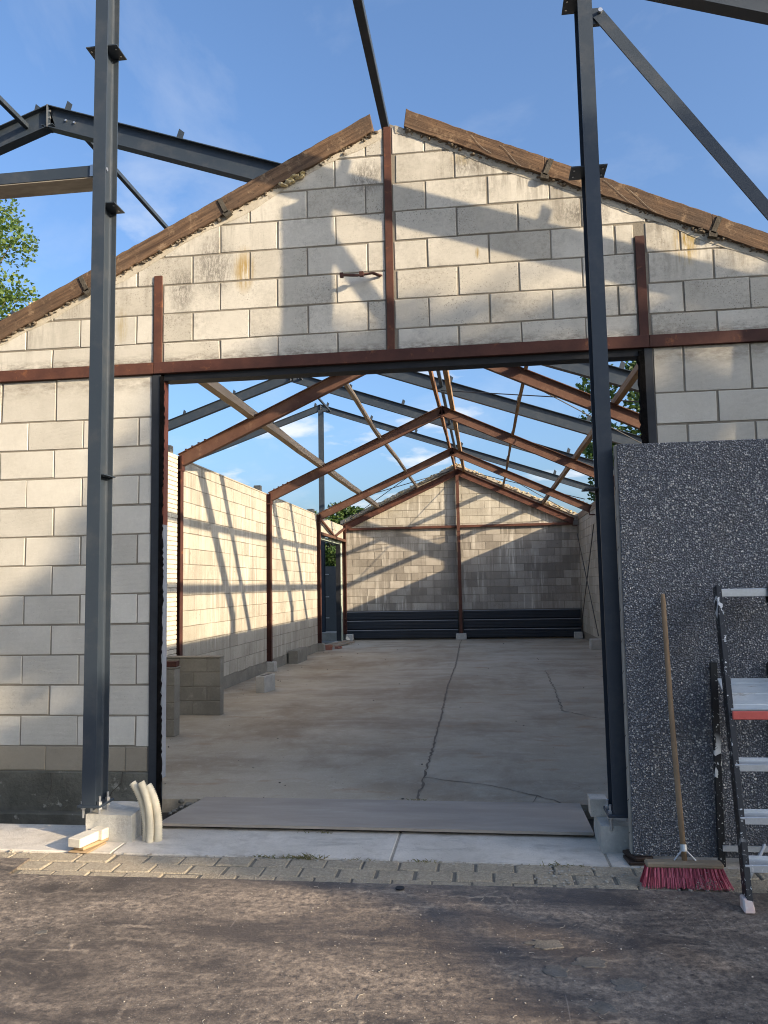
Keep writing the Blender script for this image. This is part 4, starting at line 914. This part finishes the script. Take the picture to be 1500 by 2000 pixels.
rot_box('plywood_offcut', (.752, 4.365, EZ+.020), (.10, .14, .018), .35, 'ply_film', 'upper dark plywood offcut wedged under the gravel panel corner', 'offcut')
# three ribbed conduits
for k, (bx, by, tp) in enumerate(((-2.000, 4.50, (-2.085, 4.50, .476)), (-1.966, 4.475, (-2.022, 4.475, .486)), (-1.928, 4.50, (-1.992, 4.50, .462)))):
    n = 58; pts = []; rad = []
    p0 = Vector((bx, by, EZ-.03)); p1 = Vector((bx+.022, by, .34)); p2 = Vector(tp)
    for i in range(n+1):
        t = i/n; p = p0*(1-t)**2+p1*2*t*(1-t)+p2*t*t; pts.append(p); rad.append(.0205+(.0026 if i % 2 else -.0022))
    h = thing('conduit_hose', (bx, by, EZ), ['leftmost of the three cream ribbed hoses beside the left footing', 'middle of the three cream ribbed hoses, the one reaching highest', 'rightmost and thickest of the three cream ribbed hoses'][k], 'hose', 'cream ribbed hoses')
    MB().tube(pts, [r*(1.15 if k == 2 else 1) for r in rad], 14, cap=False).build('ribbed_sleeve', 'hose', h, smooth=True)
    MB().tube(pts[:-2], .014, 10).build('hose_core', 'soil', h)

# gravel-faced panel leaning at the right
px0, px1, pz0, pz1 = .718, 2.6, EZ+.04, 2.345
lean = .03; th = .07
gp = thing('gravel_panel', (px0, 4.33, pz0), 'large panel faced with dark grey pebbles leaning at the right', 'concrete panel')
fy = lambda z: 4.315+lean*(z-pz0)/(pz1-pz0)
MB().hexa([(px0+.006, fy(pz0), pz0), (px1, fy(pz0), pz0), (px1, fy(pz0)+.016, pz0), (px0+.006, fy(pz0)+.016, pz0), (px0+.022, fy(pz1), pz1), (px1, fy(pz1), pz1), (px1, fy(pz1)+.016, pz1), (px0+.022, fy(pz1)+.016, pz1)]).build('pebble_face', 'gravel_face', gp, bevel=.003)
MB().hexa([(px0-.004, fy(pz0)+.0162, pz0), (px1, fy(pz0)+.0162, pz0), (px1, fy(pz0)+th, pz0), (px0-.004, fy(pz0)+th, pz0), (px0+.012, fy(pz1)+.0162, pz1+.001), (px1, fy(pz1)+.0162, pz1+.001), (px1, fy(pz1)+th, pz1+.001), (px0+.012, fy(pz1)+th, pz1+.001)]).build('backing', 'panel_edge', gp, bevel=.003)
for k in range(13):
    z = pz0+.1+k*.165; x = px0-.004+.016*(z-pz0)/(pz1-pz0); MB().prism([(x-.001, fy(z)+.02, z+.010), (x-.001, fy(z)+.02, z+.014), (x-.001, fy(z)+.062, z-.004), (x-.001, fy(z)+.062, z-.009)], (.003, 0, 0)).build('saw_mark', 'debris_dark', gp)

# step ladder folded against the panel
LC = 1.305
ld = thing('step_ladder', (LC, 3.9, EZ), 'paint-spattered folding step ladder with red platform edge, cut by the right picture edge', 'ladder')
def lx(z, s): return LC+s*(.135+.085*(1.56-z)/1.39)
def ly(z): return 4.215-.50*(1.56-z)/1.39
for s in (-1, 1):
    a = Vector((lx(1.565, s), ly(1.565), 1.565)); b = Vector((lx(.185, s), ly(.185), .185)); d = (b-a).normalized(); wv = Vector((0, 1, 0)); wv = (wv-d*wv.dot(d)).normalized(); sv = Vector((-s, 0, 0)); sv = (sv-d*sv.dot(d)).normalized()
    rl = MB().section([(-.030, 0), (.030, 0), (.030, .025), (.026, .025), (.026, .004), (-.026, .004), (-.026, .025), (-.030, .025)], a, b, wv, sv).build('rail', 'black_splat', ld, bevel=.001)
    f0 = b+d*-.02; MB().hexa([(b.x-.018, b.y-.045, EZ+.017), (b.x+.030, b.y-.045, EZ+.017), (b.x+.026, b.y+.03, EZ+.017), (b.x-.014, b.y+.03, EZ+.017), (b.x-.014, b.y-.02, .222), (b.x+.028, b.y-.02, .218), (b.x+.028, b.y+.036, .222), (b.x-.014, b.y+.036, .222)]).build('rubber_foot', 'rubber_white', rl, bevel=.006)
    for z in (.955, .74, .525, .345):
        for dz in (0, .018): MB().disc((lx(z+dz, s)-s*.012, ly(z+dz)-.030, z+dz-.006), (0, -1, -.3), .0045, .003, 8).build('rivet', 'alu', rl)
    MB().bar((LC+s*.155, 4.292, EZ+.005), (LC+s*.14, 4.298, 1.175), .035, .022, (0, 1, 0)).build('back_leg', 'black_splat', ld, bevel=.002)
MB().box((LC-.125, 4.19, 1.512), (LC+.125, 4.235, 1.553)).build('top_bar', 'alu', ld, bevel=.003)
for z in (.735, .52, .335):
    x = abs(lx(z, 1)-LC)-.006; y = ly(z)-.03
    MB().box((LC-x, y, z-.018), (LC+x, y+.004, z+.014)).box((LC-x, y+.004, z+.008), (LC+x, y+.085, z+.0135)).box((LC-x, y+.08, z-.004), (LC+x, y+.085, z+.028)).build('tread', 'alu', ld, bevel=.0015)
x = abs(lx(1.05, 1)-LC)-.008; a = Vector((0, ly(.97)-.035, .985)); b = Vector((0, 4.245, 1.155)); d = (b-a).normalized(); nn = Vector((0, -d.z, d.y))
pf = MB().section([(0, -.010), (.235, -.010), (.235, 0), (.2, 0), (.197, -.002), (.16, -.002), (.157, 0), (.12, 0), (.117, -.002), (.08, -.002), (.077, 0), (.04, 0), (.037, -.002), (.008, -.002), (0, 0)], Vector((LC-x, a.y, a.z)), Vector((LC+x, a.y, a.z)), d, nn).build('platform', 'alu_worn', ld)
MB().box((LC-x, a.y-.016, a.z-.045), (LC+x, a.y-.004, a.z-.006)).build('platform_lip', 'red_plastic', ld, bevel=.003)
MB().box((LC-.15, 4.275, .235), (LC+.15, 4.285, .262)).build('back_bar', 'alu', ld); MB().tube([(LC-.17, 3.85, .235), (LC-.02, 4.05, .34)], .009, 8).build('strut', 'alu', ld)

# broom
br = thing('broom', (.905, 4.03, EZ), 'broom with wooden handle and flared red bristles leaning on the gravel panel', 'broom')
MB().tube([(.915, 4.05, .255), (.916, 4.10, .48), (.920, 4.19, .90), (.930, 4.296, 1.50), (.930, 4.298, 1.532)], [.0125, .0135, .013, .0125, .009], 12).build('handle', 'broom_wood', br, smooth=True)
MB().box((.728, 4.005, .236), (1.084, 4.065, .262)).build('head', 'broom_head', br, bevel=.007)
MB().tube([(.9153, 4.057, .30), (.9155, 4.066, .33)], .0165, 12).build('ferrule', 'zinc', br)
for s in (-1, 1): MB().tube([(.9153, 4.06, .315), (.9153+s*.05, 4.045, .262)], .004, 6).build('stay', 'zinc', br)
rr = random.Random(11); bm_ = MB()
for i in range(22):
    for jx_ in range(4):
        cx_ = .736+.340*i/21; cy_ = 4.012+.016*jx_; fl_ = (i/21-.5)*2
        for k in range(9):
            bx = cx_+rr.uniform(-.004, .004); by = cy_+rr.uniform(-.004, .004)
            ex = bx+fl_*.026*abs(fl_)+(bx-cx_)*1.2+rr.uniform(-.004, .004); ey = by-.02+(jx_-1.5)*.014+rr.uniform(-.006, .006); ez = EZ+.004+rr.uniform(0, .012)
            w_ = .0014; mx_ = (bx*.45+ex*.55)-fl_*.003
            for (A, B) in (((bx, by, .24), (mx_, (by+ey)/2, .2)), ((mx_, (by+ey)/2, .2), (ex, ey, ez))):
                bm_.add([(A[0]-w_, A[1], A[2]), (A[0]+w_, A[1], A[2]), (A[0], A[1]+w_*1.6, A[2]), (B[0]-w_, B[1], B[2]), (B[0]+w_, B[1], B[2]), (B[0], B[1]+w_*1.6, B[2])], [(0, 1, 4, 3), (1, 2, 5, 4), (2, 0, 3, 5)])
o = bm_.build('bristles', 'bristle', br); o['kind'] = 'stuff'
fz = MB()
for i in range(110):
    c = Vector((rr.gauss(.99, .035), 3.985+rr.uniform(-.02, .02), EZ+.006+abs(rr.gauss(0, .022)))); d = Vector((rr.uniform(-1, 1), rr.uniform(-1, 1), rr.uniform(-.6, .8))).normalized()*rr.uniform(.008, .03); fz.tube([c, c+d*.5+Vector((0, 0, .004)), c+d], .0009, 3, False)
o = fz.build('fluff', 'crumb', br); o['kind'] = 'stuff'

# ------------------------------------------------------------------ things inside the barn
def lowwall(lo, hi, label, rows, ncol):
    t = thing('low_wall', ((lo[0]+hi[0])/2, lo[1], 0), label, 'wall', 'low grey block walls inside the barn')
    MB().box((lo[0]+.004, lo[1]+.006, lo[2]), (hi[0]-.004, hi[1]-.004, hi[2]-.03)).build('wall_core', 'mortar', t)
    h = (hi[2]-.02-lo[2])/rows
    for k in range(rows):
        xs = [lo[0]]+[lo[0]+(hi[0]-lo[0])*(i+(.5 if k % 2 else .0))/ncol for i in range(ncol+1)]
        xs = sorted(set([round(q, 3) for q in xs if lo[0] <= q < hi[0]-.05]+[hi[0]]))
        for a, b in zip(xs, xs[1:]):
            link('block', MB().box((-(b-a)/2+.003, -(hi[1]-lo[1])/2, -h/2+.003), ((b-a)/2-.003, (hi[1]-lo[1])/2, h/2-.003)).mesh('block', 'concrete_old', bevel=.006), t, ((a+b)/2, (lo[1]+hi[1])/2+R.uniform(-.002, .002), lo[2]+h*(k+.5)))
    MB().box((lo[0], lo[1]-.006, hi[2]-.02), (hi[0]+.006, hi[1]+.006, hi[2])).build('capping', 'concrete_old', t, bevel=.006)
    return t
lowwall((-4.1, 9.78, 0), (-3.37, 9.92, .74), 'low grey block wall standing out from the left wall by the first column', 4, 2)
lowwall((-3.95, 8.36, 0), (-3.40, 8.52, .75), 'nearer low grey block wall just inside the left jamb', 4, 2)
rot_box('cap_brick', (-3.47, 8.42, .752), (.16, .12, .06), .1, 'rust_dark', 'dark brick resting on the end of the nearer low wall', 'brick')
t = thing('loose_block', (-3.42, 12.05, 0), 'single grey hollow block standing on the barn floor by the left wall', 'block')
mb = MB(); mb.box((-3.50, 11.86, 0), (-3.36, 12.26, .012)); 
o = rot_box('shell', (0, 0, 0), (.14, .40, .25), -.16, 'concrete_block', None, None); o.parent = t
for yy in (-.1, .1): q = rot_box('core_hole', (0, 0, .2505), (.07, .14, .002), -.16, 'debris_dark', None, None, bevel=0); q.parent = t; q.location = (-yy*math.sin(-.16), yy*math.cos(-.16), .2505)
rough_block('plinth_block', (-4.13, 16.3, 0), (-3.94, 17.2, .27), 'concrete_old', 'long low concrete plinth against the left wall in the third bay', 'plinth')
for c, rz, l in (((-3.98, 19.75, .0), .3, 'red brick lying by the third left column, lower of two'), ((-3.97, 19.76, .066), .15, 'red brick stacked on another by the third left column'), ((-3.80, 20.2, .0), 1.2, 'single red brick lying in front of the rear doorway')):
    rot_box('loose_brick', c, (.21, .10, .065), rz, 'brick_red', l, 'brick', 'red bricks by the rear doorway')
for k, (a, b, l) in enumerate((((-4.2, 20.1), (-3.7, 21.9), 'old grey plank on the floor of the rear doorway, nearest the opening'), ((-4.45, 20.2), (-3.95, 22.4), 'old grey plank lying outside the rear doorway'))):
    single(MB().bar((a[0], a[1], .035), (b[0], b[1], .05), .14, .03), 'plank', 'wood_grey', l, 'plank', 'planks at the rear doorway')
single(MB().prism([(-4.06, 22.72, .10), (-3.98, 22.75, .02), (-3.94, 22.8, .06), (-4.02, 22.76, .17)], (.0, .01, .0)), 'paper_scrap', 'brick_white', 'white paper scrap at the foot of the rear door post', 'litter')
rr = random.Random(21)
for nm, mat, n, lo_, hi_, box, lab in (('rubble', 'crumb', 130, .003, .011, None, 'small pale mortar crumbs scattered over the barn floor'), ('dirt_bits', 'debris_dark', 120, .003, .011, None, 'small dark crumbs of dirt scattered over the barn floor')):
    mb = MB()
    for i in range(n):
        x = rr.uniform(-4.0, 2.6); y = 6.0+17*rr.random()**1.6
        if rr.random() < .45: x = -4.05+abs(rr.gauss(0, .35))
        r = rr.uniform(lo_, hi_)*(1+y*.02); mb.stone((x, y, r*.3), r, rr)
    o = mb.build(nm, mat); tag(o, lab, 'debris', kind='stuff')
mb = MB()
for i in range(320):
    x = rr.uniform(-2.3, 1.2); mb.stone((x, 5.92+rr.uniform(-.05, .035)-.012*x, -.025+rr.uniform(-.03, .012)), rr.choice((.005, .008, .01, .012, .018)), rr)
for i in range(120): mb.stone((rr.uniform(-2.34, -1.9), rr.uniform(5.55, 6.0), -.02+rr.uniform(-.06, .02)), rr.uniform(.01, .03), rr)
tag(mb.build('threshold_rubble', 'concrete_old'), 'broken concrete crumbs along the edge of the barn floor', 'debris', kind='stuff')
mb = MB()
for i in range(1500): mb.stone((rr.uniform(-3, 2.2), rr.uniform(1.6, 3.85), EZ+.017), rr.choice((.001, .0014, .0018, .0025, .004)), rr)
for i in range(120): mb.stone((rr.uniform(.2, 1.2), rr.uniform(3.97, 4.22), EZ+.002), rr.uniform(.003, .011), rr)
for i in range(160): mb.stone((rr.uniform(-3.2, 1.2), rr.uniform(4.235, 4.275)-.004*0, EZ), rr.uniform(.003, .010), rr)
for i in range(90):
    c = Vector((rr.uniform(-3, 2.2), rr.uniform(1.7, 4.2), EZ+.018)); an = rr.uniform(0, 6.3); l = rr.uniform(.01, .045); mb.tube([c, c+Vector((math.cos(an), math.sin(an), .05))*l*.5, c+Vector((math.cos(an+.4), math.sin(an+.4), 0))*l], .0009, 4)
tag(mb.build('grit', 'crumb'), 'pale grit on the yard plate and along the paver joints', 'debris', kind='stuff')
cpn = ['lowest', 'rightmost', 'upper right', 'middle', 'upper left', 'lone far left']
for k, (x, y, a, b, rz) in enumerate(((.36, 2.86, .055, .04, .2), (.47, 3.02, .07, .055, -.3), (.36, 3.18, .075, .05, .1), (.22, 3.10, .06, .05, .4), (.20, 3.32, .08, .045, -.1), (-1.9, 3.25, .03, .022, .6))):
    pts = []; rq = random.Random(50+k)
    for i in range(48):
        an = 2*math.pi*i/48; q = .85+.42*noise.noise(Vector((math.cos(an)*1.7+k*9, math.sin(an)*1.7, 0)))+rq.uniform(-.05, .05); px_, py_ = a*q*math.cos(an), b*q*math.sin(an); pts.append(Vector((x+px_*math.cos(rz)-py_*math.sin(rz), y+px_*math.sin(rz)+py_*math.cos(rz), EZ+.0185)))
    mb = MB(); mb.prism(pts, (0, 0, -.006)); single(mb, 'cement_splat', 'cement_grey', cpn[k]+' dried grey cement patch on the yard plate', 'cement patch', 'dried cement patches on the yard plate', bevel=.002)
mb = MB()
for cx_, cy_, n, s in [(-.98, 4.268, 60, .03), (-1.22, 4.27, 40, .022), (-1.05, 4.26, 40, .03), (-.72, 4.262, 18, .02), (-.36, 4.258, 30, .02), (.35, 4.25, 26, .03), (-.54, 5.93, 50, .045), (-1.0, 4.70, 20, .02)]:
    z0 = EZ if cy_ < 5 else 0
    for i in range(n):
        c = Vector((cx_+rr.gauss(0, .05), cy_+rr.gauss(0, .008), z0)); d = Vector((rr.gauss(0, .7), rr.gauss(0, .7), 1)).normalized()*s*rr.uniform(.5, 1.3); w = Vector((.0022, .001, 0)); mb.add([c-w, c+w, c+d*.6+Vector((d.x*.3, d.y*.3, 0)), c+d+Vector((d.x*.6, d.y*.6, -s*.2))], [(0, 1, 2), (0, 2, 3)])
tag(mb.build('weeds', 'grass'), 'tiny weeds and straw in the joint between ground beam and pavers', 'weeds', kind='stuff')

# ------------------------------------------------------------------ beyond the barn
t = thing('gate', (-5.3, 26, 0), 'plain grey gate panel beyond the rear left doorway', 'gate')
MB().box((-6.4, 26, .1), (-4.62, 26.05, 2.28)).build('panel', 'gate_grey', t, bevel=.01); MB().box((-4.62, 25.97, 0), (-4.52, 26.08, 2.4)).build('post', 'black_paint', t)
for z in (.55, 1.25, 2.0): MB().box((-5.36, 25.96, z), (-5.18, 25.99, z+.03)).build('hinge', 'zinc', t)
single(MB().box((-7, 24.6, -.1), (-4.4, 25.2, .16)), 'kerb_step', 'concrete_pale', 'low pale concrete step outside the rear left doorway', 'step', bevel=.01)

def tree(name, base, h, crown, leaves, size, mat, label, seed, trunk=.16, nclump=40, hollow=.45, group='trees around the yard'):
    r = random.Random(seed); b = Vector(base); t = thing(name, base, label, 'tree', group)
    cc = b+Vector((0, 0, crown[0])); rad = Vector(crown[1])
    tk = MB(); top = cc+Vector((r.uniform(-.3, .3), r.uniform(-.3, .3), rad.z*.3)); pts = [b+(top-b)*(i/6)+Vector((r.gauss(0, .06), r.gauss(0, .06), 0))*(1 if i else 0) for i in range(7)]
    tk.tube(pts, [trunk*(1-.8*i/6) for i in range(7)], 8)
    cl = []
    for i in range(nclump):
        while True:
            q = Vector((r.uniform(-1, 1), r.uniform(-1, 1), r.uniform(-1, 1)))
            if hollow < q.length < 1: break
        c = cc+Vector((q.x*rad.x, q.y*rad.y, q.z*rad.z)); cl.append((c, r.uniform(.16, .34)*min(rad)))
        s = pts[r.randrange(2, 6)]; mid = (s+c)/2+Vector((0, 0, .1)); tk.tube([s, mid, c], [trunk*.22, trunk*.13, .012], 5)
    tk.build('trunk', 'bark', t, smooth=True)
    mb = MB(); wt = [k[1]**2 for k in cl]
    for c, cr_ in r.choices(cl, wt, k=leaves):
        d = Vector((r.gauss(0, 1), r.gauss(0, 1), r.gauss(0, .8))).normalized()*cr_*r.random()**.4; p = c+d
        a = Vector((r.gauss(0, 1), r.gauss(0, 1), r.gauss(0, .7))).normalized(); w = a.orthogonal().normalized(); w = (w*math.cos(q.x*3+p.x*9)+a.cross(w)*math.sin(q.x*3+p.x*9)); s = size*r.uniform(.6, 1.3)
        mb.add([p-a*s*.5, p+w*s*.34, p+a*s*.55, p-w*s*.34], [(0, 1, 2, 3)])
    mb.build('crown', mat, t)
    return t
tree('broadleaf_tree', (-14.6, 18, -.2), 13, (9.3, (2.75, 2.6, 4.2)), 32000, .125, 'leaf_light', 'bright green leafy tree at the left edge above the verge board', 4, nclump=70)
tree('broadleaf_tree', (6.3, 30, -.2), 12, (6.6, (2.6, 2.6, 3.6)), 16000, .2, 'leaf_dark', 'dark tree showing through the doorway beside the right jamb', 8, nclump=70)
tree('broadleaf_tree', (-5.6, 31.5, -.2), 7, (3.2, (1.9, 1.6, 1.9)), 9000, .17, 'leaf_dark', 'dark green bush above the grey gate beyond the rear doorway', 9, nclump=60, hollow=.1)
# trees to the right behind the photographer, which shade the right of the yard
tree('broadleaf_tree', (12.9, -1.4, -.2), 8, (5.85, (1.7, 1.6, 3.15)), 28000, .17, 'leaf_light', 'tall leafy tree right of the yard, behind the photographer', 15, nclump=150, hollow=.0)
tree('broadleaf_shrub', (12.9, -3.4, -.2), 5, (2.85, (1.3, 1.6, 2.5)), 18000, .16, 'leaf_dark', 'dark shrub beside the tall tree right of the yard', 16, nclump=110, hollow=.0)
tree('broadleaf_shrub', (12.9, 2.3, -.2), 5, (2.6, (1.3, 1.5, 2.3)), 9000, .16, 'leaf_dark', 'dark shrub between the tall tree and the hall corner', 17, nclump=60, hollow=.0)

def copy_tree(src, loc, rz, sc_, label):
    o = src.copy(); C.objects.link(o); o.location = loc; o.rotation_euler = (0, 0, rz); o.scale = (sc_, sc_, sc_); o['label'] = label
    for ch in src.children:
        c = ch.copy(); C.objects.link(c); c.parent = o
    return o
srub = bpy.data.objects['broadleaf_shrub']; tl = bpy.data.objects['broadleaf_tree']
for k, (x, y) in enumerate(((13.2, -6.6), (13.4, -9.6), (12.6, -12.6))): copy_tree(srub, (x, y, -.2), k*1.3, .92, ['nearest', 'middle', 'last'][k]+' of the unseen low shrubs added behind the photographer to block low sky')  # shrubs added out of view to block low sky and dim the yard
for k, (x, y) in enumerate(((7, -14), (2, -14.5), (-3, -14), (-8, -13), (-12, -8))): copy_tree(tl, (x, y, -.2), k*1.1, .72, ['first', 'second', 'third', 'fourth', 'fifth'][k]+' tree from the right in the unseen row added behind the photographer to block sky light')  # tree row added out of view to cut sky light on the yard
tree('broadleaf_tree', (13.5, -2.25, -.2), 9, (5.9, (1.1, .62, 2.75)), 12000, .15, 'leaf_light', 'slender tree beside the tall one right of the yard, behind the photographer', 23, nclump=80, hollow=.0)
